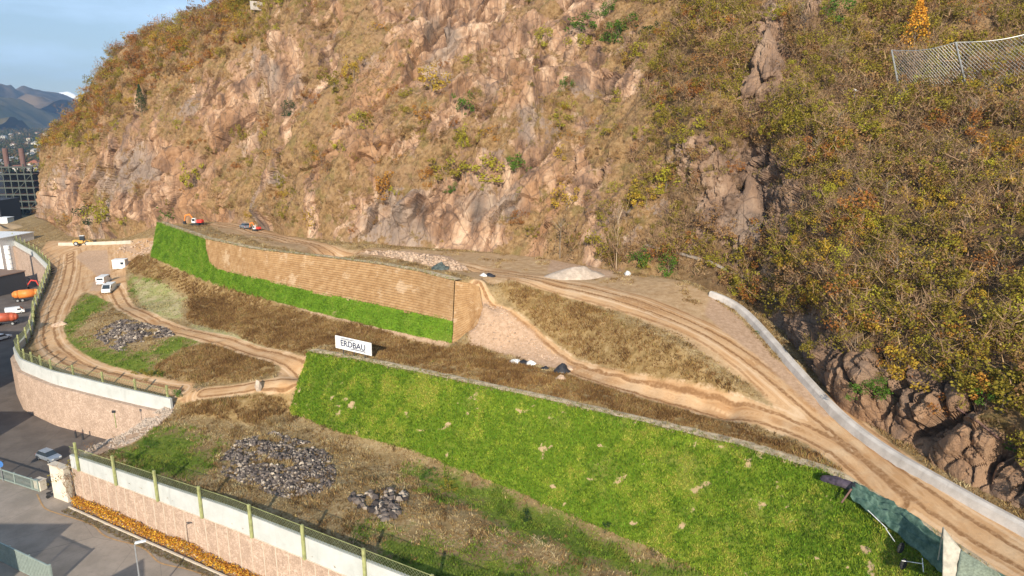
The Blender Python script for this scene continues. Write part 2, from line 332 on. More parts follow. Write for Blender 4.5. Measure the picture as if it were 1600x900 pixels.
# ------------------------------------------------------------ ground material
def ground_mat():
    n = NB('site_ground', 1, .05)
    big = n.noise(.06, 5); mid = n.noise(.35, 6, .6); fine = n.noise(2.2, 6, .65); vf = n.noise(9, 4, .7)
    base = n.ramp(mid, (.3, (.20, .135, .06)), (.5, (.32, .225, .11)), (.72, (.43, .315, .175)))
    base = n.mix(n.rng(fine, .35, .75), base, (.19, .13, .06), 'MIX')
    gr = n.ramp(n.noise(1.1, 6, .7), (.3, (.08, .11, .018)), (.7, (.18, .22, .035)))
    gm = n.rng(n.math('ADD', n.math('MULTIPLY', n.attr('green'), .22), n.math('MULTIPLY', n.math('SUBTRACT', mid, .44), 3.2)), -.2, .5)
    base = n.mix(gm, base, gr)
    def layer(base, a, col, amp, soft):
        v = n.math('ADD', n.attr(a), n.math('MULTIPLY', n.math('SUBTRACT', n.math('MULTIPLY_ADD', fine, .5, n.math('MULTIPLY', mid, .5)), .5), amp))
        return n.mix(n.rng(v, -soft, soft), base, col)
    lens = n.mix(n.rng(mid, .35, .65), (.44, .36, .21), (.27, .27, .10)); base = layer(base, 'lens', lens, 6, .8)
    br = n.ramp(n.noise(.9, 7, .7), (.3, (.13, .08, .03)), (.5, (.26, .17, .07)), (.7, (.40, .28, .14))); base = layer(base, 'brown', br, 4, .35)
    # dirt: streaks follow the wheels
    vec = n.t.nodes.new('ShaderNodeCombineXYZ'); n.L(n.attr('lat'), vec.inputs[0]); n.L(n.math('MULTIPLY', n.attr('lon'), .05), vec.inputs[1])
    st = n.noise(1.15, 6, .62, vec.outputs[0])
    dirt = n.ramp(st, (.30, (.29, .145, .06)), (.46, (.45, .265, .13)), (.60, (.55, .35, .19)), (.75, (.37, .20, .09)))
    dirt = n.mix(n.math('MULTIPLY', n.rng(mid, .4, .7), .35), dirt, (.62, .48, .32))
    dirt = n.mix(n.math('MULTIPLY', n.rng(fine, .5, .8), .35), dirt, (.30, .20, .12))
    sand = n.ramp(n.noise(.8, 8, .75), (.3, (.30, .18, .09)), (.5, (.43, .285, .155)), (.7, (.54, .38, .235))); base = layer(base, 'sand', sand, 3.0, .4)
    lt = n.attr('lat'); sq = lambda c0, w_: n.rng(n.math('ABSOLUTE', n.math('SUBTRACT', n.math('ABSOLUTE', n.math('ADD', lt, n.math('MULTIPLY', n.math('SUBTRACT', mid, .5), .9))), c0)), w_, w_ * .35)
    rut = n.math('MAXIMUM', sq(1.0, .34), n.math('MULTIPLY', sq(3.1, .30), .7)); base_d = n.mix(n.math('MULTIPLY', rut, n.rng(fine, .3, .6, .45, .95)), dirt, (.24, .125, .055))
    base_d = n.mix(n.math('MULTIPLY', sq(1.9, .28), .45), base_d, (.68, .50, .33)); base = layer(base, 'dirt', base_d, 2.2, .28)
    pale = n.mix(n.rng(n.noise(1.6, 7, .75), .35, .65), (.50, .34, .23), (.36, .235, .145)); base = layer(base, 'pale', pale, 2.0, .4)
    h = n.math('ADD', n.math('MULTIPLY', fine, .6), n.math('MULTIPLY', vf, .4))
    return n.done(base, n.bump(h, .6, .12))
M_ground = ground_mat()
cl10 = lambda a: np.clip(a, -12, 12)
gme = npmesh('ground', GV, Q, [M_ground], attrs=dict(dirt=cl10(Zd), sand=cl10(Zs), brown=cl10(Zb), pale=cl10(Zp), lens=cl10(Zl), green=cl10(Zgr), lat=lat, lon=lon), smooth=True)
g = link('terrain', gme); tag(g, kind='structure')

# ------------------------------------------------------------ hillside
bu = np.array([b[0] for b in BASE], float)
uu = np.r_[np.arange(75, 560, 1.1), np.arange(560, 900, 1.7), np.arange(900, 1640, 2.4), np.geomspace(1642, 2600, 60)]
bp = np.array([P(*b) for b in BASE])
v0 = np.interp(uu, bu, [b[1] for b in BASE]); z0 = np.interp(uu, bu, [b[2] for b in BASE])
ker = np.exp(-np.linspace(-2, 2, 17) ** 2); ker /= ker.sum()
sm = lambda a: np.convolve(np.pad(a, 8, mode='edge'), ker, 'valid')
vt = np.interp(uu, [75, 80, 110, 150, 170, 200, 250, 300, 350, 385, 420, 480, 560, 700, 2600], [250, 238, 194, 150, 124, 99, 70, 47, 28, 12, -20, -90, -150, -230, -230])
su = [75, 110, 160, 250, 400, 700, 950, 1150, 1300, 1450, 1600, 2600]
FR = [0, .08, .2, .4, .6, .8, 1.0]
SL = [[80, 80, 80, 76, 70, 55, 40], [60, 72, 76, 72, 60, 48, 38], [45, 60, 74, 68, 55, 42, 34], [58, 70, 70, 66, 55, 42, 34], [42, 55, 60, 58, 56, 52, 44], [38, 66, 66, 46, 50, 62, 58],
      [36, 44, 46, 46, 56, 52, 52], [48, 56, 66, 56, 42, 54, 50], [56, 46, 48, 42, 40, 44, 46], [62, 48, 40, 38, 38, 40, 42], [60, 50, 40, 38, 38, 40, 42], [55, 50, 42, 40, 40, 42, 42]]
NR = 400
Yc = HC * 0 + np.array([P(u, v, z)[1] for u, v, z in zip(uu, v0, z0)]); Zc = z0.copy()
rows = []; RU = []; RV = []
for r in range(NR):
    f = r / (NR - 1); v = v0 + (vt - v0) * f
    if r:
        sl_ = np.array([np.interp(f, FR, [np.interp(u, su, [s[k] for s in SL]) for k in range(7)]) for u in uu[::20]]) if r % 8 == 1 or r == 1 else sl_
        a = np.tan(np.radians(np.interp(uu, uu[::20], sl_)))
        t = (v - 450) / F; c = CP - t * SP; k = -(SP + t * CP)      # z = HC + k*d, Y = c*d
        d = (Zc - a * Yc - HC) / (k - a * c)
        Yn, Zn = c * d, HC + k * d; Yc, Zc = Yn, Zn
    d = Yc / (CP - (v - 450) / F * SP)
    rows.append(np.stack([(uu - 800) / F * d, Yc, Zc], 1)); RU.append(uu); RV.append(v)
last = rows[-1].copy(); el = np.degrees(np.arctan2(last[:, 2] - HC, np.hypot(last[:, 0], last[:, 1]))); dirs = last[:, :2] / np.hypot(last[:, 0], last[:, 1])[:, None]
for k in range(22):
    s = np.tan(np.radians(np.maximum(el - 3 - k * 2.0, -22))); st = 2.0 + k * .5
    last = last.copy(); last[:, :2] += dirs * st; last[:, 2] += s * st; rows.append(last); RU.append(uu); RV.append(vt - 1 - k)
under = rows[0].copy(); under[:, 2] -= 7; rows.insert(0, under); RU.insert(0, uu); RV.insert(0, v0 + 4)
HV = np.array(rows); RU = np.array(RU); RV = np.array(RV)
# the sheet turns the corner at its far left end
ex = []
c0 = HV[:, 0]; vd = c0[:, :2].mean(0); vd /= np.linalg.norm(vd); sd = np.array([vd[0] * math.cos(-.35) - vd[1] * math.sin(-.35), vd[0] * math.sin(-.35) + vd[1] * math.cos(-.35)])
for k in range(14, 0, -1): q = c0.copy(); q[:, :2] += sd * k * 3.0 * (1 + k * .15); ex.append(q)
HV = np.concatenate([np.stack(ex, 1), HV], 1); RU = np.concatenate([np.full((len(RU), 14), 75.), RU], 1); RV = np.concatenate([np.repeat(RV[:, :1], 14, 1), RV], 1)
nr, nc = HV.shape[:2]
# smooth along the slope line a little
for ax in (0, 1):
    for _ in range(6):
        a = np.roll(HV, 1, ax); b = np.roll(HV, -1, ax); mm = (a + b) / 4 + HV / 2
        if ax == 1: HV[:, 1:-1] = mm[:, 1:-1]
        else: HV[2:-1] = mm[2:-1]
def nrm(G):
    gx = np.gradient(G, axis=1); gy = np.gradient(G, axis=0); n_ = np.cross(gx, gy); return n_ / np.maximum(np.linalg.norm(n_, axis=2, keepdims=True), 1e-9)
ROCKS = [(100, 285, 34, 48, 1), (205, 255, 45, 60, .6), (285, 285, 48, 62, .95), (250, 330, 60, 18, .8), (395, 120, 60, 50, .75), (490, 60, 50, 55, .45), (450, 130, 30, 40, .7), (350, 180, 60, 45, .65), (720, 45, 62, 52, 1.1), (640, 60, 40, 60, .6), (590, 120, 35, 40, .6), (690, 130, 50, 40, .5), (960, 135, 62, 26, 1.1), (850, 125, 36, 40, .85), (905, 20, 30, 45, .8), (700, 335, 100, 32, .95), (590, 350, 60, 25, .6), (815, 300, 46, 55, .8), (740, 375, 60, 20, 1.1), (860, 240, 25, 50, .6),
         (1202, 70, 34, 60, 1), (1265, 15, 24, 26, .9), (1105, 265, 50, 45, .75), (1165, 300, 70, 70, 1), (1235, 330, 55, 50, .7), (1040, 330, 40, 20, .6), (1265, 550, 60, 55, 1.1), (1330, 600, 60, 60, 1), (1410, 660, 90, 60, 1.1), (1500, 740, 90, 50, 1.1), (1570, 760, 70, 50, 1.1), (1290, 115, 40, 35, .4), (1180, 425, 60, 40, .5), (1700, 830, 120, 60, 1), (1380, 150, 50, 18, .5)]
BX = RU.reshape(-1); BY = RV.reshape(-1); HP = HV.reshape(-1, 3)
wob = fbm(HP, 9, 3, 71)
rock = np.zeros(len(BX)); hand = np.zeros(len(BX))
for u, v, ru, rv, a in ROCKS:
    if v > 500: ru *= 1.2; rv *= 1.2
    q = ((BX - u) / ru) ** 2 + ((BY - v) / rv) ** 2; rock = np.maximum(rock, a * np.clip(1.35 - q * .8 + wob * .9, 0, 1))
rock = np.clip(rock, 0, 1)
fr = np.clip((np.arange(nr) - 1) / NR, 0, 1); ramp_ = np.repeat(np.clip(.12 + fr * 14, 0, 1)[:, None], nc, 1).reshape(-1)
ramp_ *= np.where(np.repeat(np.arange(nr)[:, None], nc, 1).reshape(-1) < 1, 0, 1)
Nn = nrm(HV); sgn_ = np.sign(-(Nn[..., 1:2])); Nn = Nn * np.where(sgn_ == 0, 1, sgn_); Nf = Nn.reshape(-1, 3)
left_ = np.clip((1080 - BX) / 160, 0, 1)
hand = rock.copy(); steep = fbm(HP * [1, 1, .7], 11, 4, 72, ridge=True)
topb = np.clip(1.15 - (BY - np.interp(BX, uu, vt)) / 110, 0, 1) * (BX < 640)
rock = np.clip(np.maximum(rock, left_ * np.clip(-.02 + steep * 1.15, 0, .9)) * (1 - .85 * topb), 0, 1)
sp = HP * [1, 1, .55]; slab = np.stack([HP[:, 0] - .5 * HP[:, 2], HP[:, 1], HP[:, 2] * .42], 1); shr = np.stack([HP[:, 0] - .55 * HP[:, 2], HP[:, 1], HP[:, 2] * .22], 1)
D = 4.2 * fbm(sp, 34, 3, 21) + 1.6 * fbm(sp, 12, 3, 22, ridge=True) + left_ * (2.4 * fbm(shr, 13, 4, 23, .55, True) + 1.0 * fbm(shr, 4.5, 3, 24, .5, True))
def facets(p, scale, seed, amp, tilt, crack, cw):
    a1, a2, c_, off = worley(p, scale, seed); k = np.floor(c_ * 9973).astype(np.int64); z_ = np.zeros_like(k); g3_ = np.stack([hsh(k, z_ + q, z_, seed + 3) for q in range(3)], 1) * 2 - 1
    return (c_ - .5) * amp + (g3_ * off).sum(1) * tilt - crack * np.exp(-((a2 - a1) / cw) ** 2)
wp = np.stack([fbm(HP, 6, 3, 31), fbm(HP, 6, 3, 32), fbm(HP, 6, 3, 33)], 1)
near = np.clip((BY - 480) / 60, 0, 1) * (BX > 1180) + ((np.abs(BX - 1160) < 110) & (np.abs(BY - 310) < 90)) * .8
crk_ = np.clip(.35 - np.abs(fbm(slab, 17, 4, 95, .5)) * 6, 0, .35) * (BX < 1750); D -= rock * crk_ * 6
D += rock * (facets(slab + wp * 2.2, 13, 40, 2.6, .42, 1.0, .07) * left_ + facets(slab + wp * 1.6, 6.0, 41, 1.5, .45, .7, .10) * (.8 + .4 * near) + facets(sp * [1, 1, .8] + wp, 2.9, 47, .8, .5, .45 + .9 * near, .12) * (1 - .45 * left_) + facets(HP + wp * .6, 1.25, 49, .35, .5, .2, .14) * (1 - .9 * left_))
D += .30 * fbm(HP, 2.2, 3, 55) + rock * .22 * fbm(HP, .8, 2, 56)
D = D * ramp_
HD = (HP + Nf * D[:, None]).reshape(nr, nc, 3)
hi = np.arange(nr * nc).reshape(nr, nc)
HQ = np.stack([hi[:-1, :-1], hi[:-1, 1:], hi[1:, 1:], hi[1:, :-1]], -1).reshape(-1, 4)
def hill_mat():
    n = NB('hillside', 1, .05)
    rk = n.attr('rock'); mid = n.noise(.16, 7, .62); fine = n.noise(1.1, 7, .68)
    st = n.noise(1.0, 6, .6, n.scale(n.geo(), (.28, .28, .05)))
    rc = n.ramp(st, (.32, (.10, .062, .045)), (.43, (.25, .15, .095)), (.53, (.42, .255, .155)), (.66, (.66, .46, .31)))
    rc = n.mix(n.math('MULTIPLY', n.rng(fine, .45, .75), .55), rc, (.20, .14, .11))
    rc = n.mix(n.math('MULTIPLY', n.rng(n.noise(.05, 3), .5, .62), .6), rc, (.30, .25, .21)); rc = n.mix(n.math('MULTIPLY', n.rng(n.noise(.035, 4, .5, n.scale(n.geo(), (1, 1.3, .8))), .52, .64), .55), rc, (.40, .215, .10)); rc = n.mix(n.math('MULTIPLY', n.rng(n.noise(.4, 5, .6, n.scale(n.geo(), (1, 1, .12))), .55, .68), .6), rc, (.13, .10, .085))
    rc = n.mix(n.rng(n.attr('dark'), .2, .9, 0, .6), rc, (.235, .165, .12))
    e = n.vor(.32, n.scale(n.geo(), (1, 1, .5)), 'DISTANCE_TO_EDGE')
    rc = n.mix(n.rng(e, .0, .05, .5, 0), rc, (.10, .07, .055))
    so = n.ramp(fine, (.3, (.13, .075, .03)), (.5, (.29, .18, .085)), (.72, (.42, .285, .145)))
    so = n.mix(n.math('MULTIPLY', n.rng(mid, .45, .65), .6), so, (.30, .19, .11))
    so = n.mix(n.math('MULTIPLY', n.rng(n.noise(.3, 5), .52, .66), .55), so, (.16, .135, .045))
    so = n.mix(n.rng(n.attr('dark'), .2, .9, 0, .6), so, (.085, .055, .032))  # dark leaf litter, also painted as the shade gaps between the crowns
    f = n.rng(n.math('ADD', rk, n.math('MULTIPLY', n.math('SUBTRACT', n.math('MULTIPLY_ADD', fine, .5, n.math('MULTIPLY', n.noise(.25, 6, .6), .5)), .5), 2.4)), .38, .58)
    c = n.mix(f, so, rc)
    h = n.math('ADD', n.math('MULTIPLY', fine, 1), n.math('MULTIPLY', n.noise(3.5, 5, .7), .45))
    return n.done(c, n.bump(n.noise(7, 4, .7), .6, .12, n.bump(h, .8, .5)))
M_hill = hill_mat()
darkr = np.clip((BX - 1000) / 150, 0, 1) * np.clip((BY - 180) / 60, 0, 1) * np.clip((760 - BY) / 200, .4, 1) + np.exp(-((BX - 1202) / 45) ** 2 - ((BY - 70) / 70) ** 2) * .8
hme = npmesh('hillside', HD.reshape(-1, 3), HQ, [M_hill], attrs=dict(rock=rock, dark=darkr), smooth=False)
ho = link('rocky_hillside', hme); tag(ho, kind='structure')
BV = BVHTree.FromPolygons(HD.reshape(-1, 3).tolist(), HQ.tolist())
def hill(u, v):
    t = (v - 450) / F; d = Vector(((u - 800) / F, CP - t * SP, -(SP + t * CP))).normalized()
    h = BV.ray_cast(Vector((0, 0, HC)), d)
    return np.array(h[0]) if h[0] is not None else None
print('hill', len(HQ), time.time() - T0)

# ------------------------------------------------------------ mesh collector for small things
class MB:
    def __init__(s): s.v = []; s.f = []
    def quad(s, *p): i = len(s.v); s.v += [tuple(map(float, q)) for q in p]; s.f.append(tuple(range(i, i + len(p)))); return s
    def box(s, c, d, rz=0, taper=1, ry=0, rx=0):
        i = len(s.v); M = Matrix.Rotation(rz, 3, 'Z') @ Matrix.Rotation(ry, 3, 'Y') @ Matrix.Rotation(rx, 3, 'X')
        for z in (-.5, .5):
            k = taper if z > 0 else 1
            for x, y in ((-.5, -.5), (.5, -.5), (.5, .5), (-.5, .5)): s.v.append(tuple(Vector(c) + M @ Vector((x * d[0] * k, y * d[1] * k, z * d[2]))))
        s.f += [tuple(i + k for k in q) for q in ((3, 2, 1, 0), (4, 5, 6, 7), (0, 1, 5, 4), (1, 2, 6, 5), (2, 3, 7, 6), (3, 0, 4, 7))]; return s
    def bar(s, a, b, r, r2=None, n=6):
        a, b = Vector([float(q) for q in a]), Vector([float(q) for q in b]); d = (b - a)
        if d.length < 1e-6: return s
        q = d.to_track_quat('Z', 'Y'); i = len(s.v); r2 = r if r2 is None else r2
        for p, rr in ((a, r), (b, r2)):
            for k in range(n): w = 2 * math.pi * k / n + math.pi / n; s.v.append(tuple(p + q @ Vector((math.cos(w) * rr, math.sin(w) * rr, 0))))
        s.f += [(i + k, i + (k + 1) % n, i + n + (k + 1) % n, i + n + k) for k in range(n)] + [tuple(i + k for k in range(n))[::-1], tuple(i + n + k for k in range(n))]; return s
    def prism(s, prof, y0, y1):         # profile in x,z pushed along y
        i = len(s.v); n = len(prof)
        for y in (y0, y1): s.v += [(float(x), float(y), float(z)) for x, z in prof]
        s.f += [(i + k, i + (k + 1) % n, i + n + (k + 1) % n, i + n + k) for k in range(n)] + [tuple(i + k for k in range(n))[::-1], tuple(i + n + k for k in range(n))]; return s
    def build(s, name, m, parent=None, bev=0, smooth=False):
        me = bpy.data.meshes.new(name); me.from_pydata(s.v, [], s.f); me.materials.append(m); me.update()
        if smooth: me.polygons.foreach_set('use_smooth', [True] * len(me.polygons))
        o = link(name, me, parent)
        if bev: b = o.modifiers.new('b', 'BEVEL'); b.width = bev; b.segments = 2; b.limit_method = 'ANGLE'
        return o
def strip(A, prof):
    """closed solid: profile (offset square to the line, height above the line's z) swept along a world line"""
    A = np.asarray(A, float); t = np.gradient(A[:, :2], axis=0); nn = np.stack([-t[:, 1], t[:, 0]], 1); nn /= np.linalg.norm(nn, axis=1)[:, None]
    V = []; k = len(prof)
    for p, q in zip(A, nn):
        for o_, h in prof: V.append((p[0] + q[0] * o_, p[1] + q[1] * o_, p[2] + h))
    Fq = [(i * k + j, i * k + (j + 1) % k, (i + 1) * k + (j + 1) % k, (i + 1) * k + j) for i in range(len(A) - 1) for j in range(k)]
    m = MB(); m.v = [tuple(map(float, q)) for q in V]; m.f = Fq + [tuple(range(k))[::-1], tuple((len(A) - 1) * k + j for j in range(k))]; return m

# ------------------------------------------------------------ reinforced earth dams
def grass_mat(name, a, b, c, bare=.66):
    n = NB(name, 1, .05); f = n.noise(1.3, 7, .7); g_ = n.noise(.45, 6, .65)
    col = n.ramp(f, (.3, a), (.5, b), (.72, c)); col = n.mix(n.rng(n.math('ADD', n.attr('layer'), n.math('MULTIPLY', n.math('SUBTRACT', f, .5), .8)), bare, bare + .12), col, (.44, .31, .18)); col = n.mix(n.rng(n.noise(.22, 4), .5, .7, 0, .5), col, (.20, .19, .05))
    return n.done(col, n.bump(n.noise(5, 4, .7), .8, .15))
M_dam_g = grass_mat('dam_grass', (.075, .125, .012), (.12, .175, .015), (.18, .23, .03), .36)
M_dam_g2 = grass_mat('dam_grass_short', (.09, .18, .014), (.14, .25, .018), (.20, .31, .03), .60)
def earth_mat():
    n = NB('layered_earth', 1, .05); f = n.noise(.7, 7, .7); l = n.math('FRACT', n.attr('layer')); lid = n.math('FLOOR', n.attr('layer'))
    w_ = n.t.nodes.new('ShaderNodeTexWhiteNoise'); w_.noise_dimensions = '1D'; n.L(lid, w_.inputs['W'])
    col = n.ramp(f, (.3, (.27, .15, .065)), (.5, (.38, .23, .11)), (.7, (.47, .31, .165))); col = n.mix(n.math('MULTIPLY', w_.outputs[0], .22), col, (.27, .16, .08))
    edge = n.math('MULTIPLY', n.rng(l, .70, .97), n.rng(n.noise(1.3, 5, .7), .35, .6, .15, .6)); col = n.mix(edge, col, (.20, .115, .055)); col = n.mix(n.rng(n.noise(.25, 5, .7), .56, .66, 0, .5), col, (.60, .45, .30))
    return n.done(col, n.bump(n.noise(5, 6, .75), .9, .12))
M_earth = earth_mat()
M_crest = plain('crest_soil', (.56, .44, .28), 1, var=.35, sc=.9)
def bilin(A, B, ns, nh, out=.35, step=0):
    Ar, Br = resample(A, 1), resample(B, 1); s_ = np.linspace(0, 1, ns)
    f = lambda C: np.stack([np.interp(s_, np.linspace(0, 1, len(C)), C[:, k]) for k in range(3)], 1)
    a, b = f(Ar), f(Br); d = b - a; t = np.gradient((a + b)[:, :2], axis=0); nn = np.stack([t[:, 1], -t[:, 0], 0 * t[:, 0]], 1); nn /= np.linalg.norm(nn, axis=1)[:, None]
    V = []
    for i in range(nh + 1):
        h = i / nh; V.append(a + d * h + nn * out)
        if step and i < nh:                      # each layer stands straight and steps back at its top
            q = a + d * (h + .93 / nh); q[:, :2] = (a + d * (h + .25 / nh))[:, :2]; V.append(q + nn * out)
    V = np.array(V); V[0] -= [0, 0, 1.2]; bilin.lay = np.repeat((np.array([i // 2 + (.90 if i % 2 else 0) for i in range(len(V))]) if step else np.arange(len(V)))[:, None], ns, 1).reshape(-1).astype(float); return V, nn
def grid_mesh(name, V, m, keep=None, parent=None, smooth=True, noise=.12, lay=None):
    a, b = V.shape[:2]; i = np.arange(a * b).reshape(a, b); q = np.stack([i[:-1, :-1], i[:-1, 1:], i[1:, 1:], i[1:, :-1]], -1).reshape(-1, 4)
    fl = V.reshape(-1, 3).copy(); fl += noise * np.stack([fbm(fl, 1.7, 3, 61 + k) for k in range(3)], 1)
    if keep is not None: q = q[keep(fl[q].mean(1))]
    used = np.unique(q); mp_ = np.full(len(fl), -1); mp_[used] = np.arange(len(used))
    o = link(name, npmesh(name, fl[used], mp_[q], [m], smooth=smooth, attrs=None if lay is None else dict(layer=lay[used])), parent); return o, fl, q
# upper dam
dam1 = thing('reinforced_embankment', 'layered sand-brown embankment with a green grass strip along its foot, above the white sign', 'embankment', DB[3])
inv = lambda o, p: setattr(o, 'matrix_parent_inverse', Matrix.Translation(-Vector(p.location)))
V1, _ = bilin(DB, DT, 300, 24, .35, 1); L1 = bilin.lay; Vc, _ = bilin(DB2, DT2, 60, 24, .3, 1); Lc = bilin.lay
GB = [(320, 370), (322, 392), (327, 410), (340, 421), (380, 430), (430, 442), (500, 459), (600, 480), (712, 503), (730, 560), (230, 460), (225, 330), (318, 355)]
def green(p):
    u, v = proj(p); w = fbm(p, 2.5, 2, 91) * 3; return inside(np.stack([u + w, v + w], 1), np.array(GB, float))
gface, fl1, q1 = grid_mesh('grass_face', V1, M_dam_g2, green, dam1, True, .12, fbm(V1.reshape(-1, 3), 4, 4, 156)); inv(gface, dam1)
o, _, _ = grid_mesh('earth_face', V1, M_earth, lambda p: ~green(p), dam1, False, .06, L1); inv(o, dam1)
o, _, _ = grid_mesh('end_face', Vc, M_earth, None, dam1, False, .06, Lc); inv(o, dam1)
cr = np.stack([resample(DT, 1.2) + [0, 0, .05] for _ in range(4)]); tt = back(cr[0], 1)[:, :2] - cr[0][:, :2]
cr[0][:, :2] -= tt * .35; cr[1][:, :2] += tt * .7; cr[2][:, :2] += tt * 1.6; cr[3][:, :2] += tt * 2.6
cr[3][:, 2] = gz(cr[3][:, 0], cr[3][:, 1]) - .15; cr[2][:, 2] = np.maximum(gz(cr[2][:, 0], cr[2][:, 1]) + .02, cr[2][:, 2] - .1)
o, _, _ = grid_mesh('crest', cr, M_crest, None, dam1); inv(o, dam1)
# lower dam
dam2 = thing('grassed_embankment', 'long steep embankment overgrown with bright green grass in front of the sign', 'embankment', LB[3])
V2, _ = bilin(LB, LT, 240, 22, .35)
Vl, _ = bilin(np.array([LB[0] + [2.2, 3.2, 3.5], LB[0]]), np.array([LT[0] + [2.5, 3.0, -.4], LT[0]]), 12, 22, .33)
o, fl2, q2 = grid_mesh('grass_face', V2, M_dam_g, None, dam2, True, .22, fbm(V2.reshape(-1, 3) * [1, 1, 1.6], 1.3, 4, 155)); inv(o, dam2)
cr = np.stack([resample(LT, 1.2) + [0, 0, .05] for _ in range(4)]); tt = back(cr[0], 1)[:, :2] - cr[0][:, :2]
cr[0][:, :2] -= tt * .35; cr[1][:, :2] += tt * .6; cr[2][:, :2] += tt * 1.3; cr[3][:, :2] += tt * 2.2
cr[3][:, 2] = gz(cr[3][:, 0], cr[3][:, 1]) - .15; cr[2][:, 2] = np.maximum(gz(cr[2][:, 0], cr[2][:, 1]) + .02, cr[2][:, 2] - .1)
o, _, _ = grid_mesh('crest', cr, M_crest, None, dam2); inv(o, dam2)

# ------------------------------------------------------------ valley floor, yard and road
def asphalt(name, a, b):
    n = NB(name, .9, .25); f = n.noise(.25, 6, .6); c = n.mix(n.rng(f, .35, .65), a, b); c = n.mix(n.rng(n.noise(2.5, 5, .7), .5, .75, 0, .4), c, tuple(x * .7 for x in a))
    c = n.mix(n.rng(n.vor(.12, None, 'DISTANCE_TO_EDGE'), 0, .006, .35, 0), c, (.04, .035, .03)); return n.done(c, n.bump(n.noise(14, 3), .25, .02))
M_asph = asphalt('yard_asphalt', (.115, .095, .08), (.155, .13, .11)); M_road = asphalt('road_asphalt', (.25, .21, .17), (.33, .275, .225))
def valley_mat():
    n = NB('valley_floor', 1, .05); f = n.noise(.012, 6, .6); return n.done(n.mix(n.rng(f, .35, .65), (.09, .10, .05), (.20, .17, .11)))
m = MB(); m.quad((-8000, -300, -.25), (3000, -300, -.25), (3000, 7400, -.25), (-8000, 7400, -.25)); tag(m.build('ground', valley_mat()), kind='structure')
GA = P(-60, 715, 0)[:2]; GBp = P(72, 764, 0)[:2]
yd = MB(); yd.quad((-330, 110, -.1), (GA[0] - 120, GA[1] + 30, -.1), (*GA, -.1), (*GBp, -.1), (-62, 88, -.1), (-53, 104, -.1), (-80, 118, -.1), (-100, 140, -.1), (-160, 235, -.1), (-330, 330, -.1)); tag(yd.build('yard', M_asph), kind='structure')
rdm = MB(); rdm.quad((-330, 20, -.05), (30, 20, -.05), (26, 44, -.05), (0, 56, -.05), (-32, 73, -.05), (-61, 88.5, -.05), (GBp[0], GBp[1], -.05), (GA[0], GA[1], -.05), (GA[0] - 120, GA[1] + 30, -.05), (-330, 110, -.05)); tag(rdm.build('road', M_road), kind='structure')
def line_on(pts, w, z=-.02):
    A = smooth_line(np.array([P(u, v, 0) for u, v in pts]), 3); A[:, 2] = z; t = np.gradient(A[:, :2], axis=0); nn = np.stack([-t[:, 1], t[:, 0]], 1); nn /= np.linalg.norm(nn, axis=1)[:, None]; m = MB()
    for i in range(len(A) - 1):
        a, b = A[i], A[i + 1]; m.quad((*(a[:2] - nn[i] * w), z), (*(b[:2] - nn[i + 1] * w), z), (*(b[:2] + nn[i + 1] * w), z), (*(a[:2] + nn[i] * w), z))
    return m
M_yel = plain('worn_orange_paint', (.42, .26, .12), .9, var=.2, sc=2)
tag(line_on([(58, 772), (66, 790), (74, 797), (100, 805), (140, 817), (150, 823), (160, 836), (182, 844), (205, 849), (225, 856), (236, 866), (247, 879), (268, 884), (290, 888), (320, 898)], .10).build('road_marking', M_yel), kind='structure')

# ------------------------------------------------------------ walls along the yard
def wall_mat(name, a, b, sc=1.6):
    n = NB(name, .95, .1); f = n.vor(sc, None, 'F1', 'Color'); e = n.vor(sc, None, 'DISTANCE_TO_EDGE'); sp_ = n.t.nodes.new('ShaderNodeSeparateColor'); n.L(f, sp_.inputs[0])
    c = n.mix(sp_.outputs[0], a, b); c = n.mix(n.rng(n.noise(.5, 5, .6), .4, .65, 0, .5), c, tuple(x * .8 for x in a)); c = n.mix(n.rng(e, 0, .09, .6, 0), c, tuple(x * .45 for x in a))
    return n.done(c, n.bump(e, .5, .06))
M_stone = wall_mat('stone_facing', (.42, .30, .22), (.58, .43, .33), 3.2)
def conc_mat(name, a, b):
    n = NB(name, .9, .2); f = n.noise(.5, 6, .65); st = n.noise(1.2, 4, .6, n.scale(n.geo(), (1, 1, .12))); c = n.mix(n.rng(f, .3, .7), a, b); c = n.mix(n.rng(st, .55, .75, 0, .4), c, tuple(x * .7 for x in a)); return n.done(c, n.bump(n.noise(8, 4), .2, .02))
M_para = conc_mat('parapet_concrete', (.43, .44, .41), (.52, .52, .49)); M_conc = conc_mat('pale_concrete', (.52, .44, .34), (.64, .56, .45)); M_gconc = conc_mat('grey_barrier_concrete', (.40, .36, .32), (.56, .51, .46))
M_post = plain('green_post_paint', (.30, .31, .13), .6); M_wire = plain('mesh_wire', (.24, .26, .13), .5, .2); M_dkm = plain('dark_metal', (.05, .05, .055), .5, .3)
def linez(Lp, z): return np.c_[Lp, z] if np.ndim(z) else np.c_[Lp, np.full(len(Lp), z)]
A1 = resample(linez(W1, [5.75, 6.1, 5.2, 3.8]), 2.0); A2 = resample(linez(W2, [7.2, 7.3, 7.4, 7.6, 7.6, 7.4, 7.2, 7.2, 7.4, 7.8, 8.4, 8.8, 9.4]), 2.0)
P1 = A1.copy(); T1h = np.interp(np.arange(len(A1)), [0, 16, 60], [1.75, 2.55, 2.6])
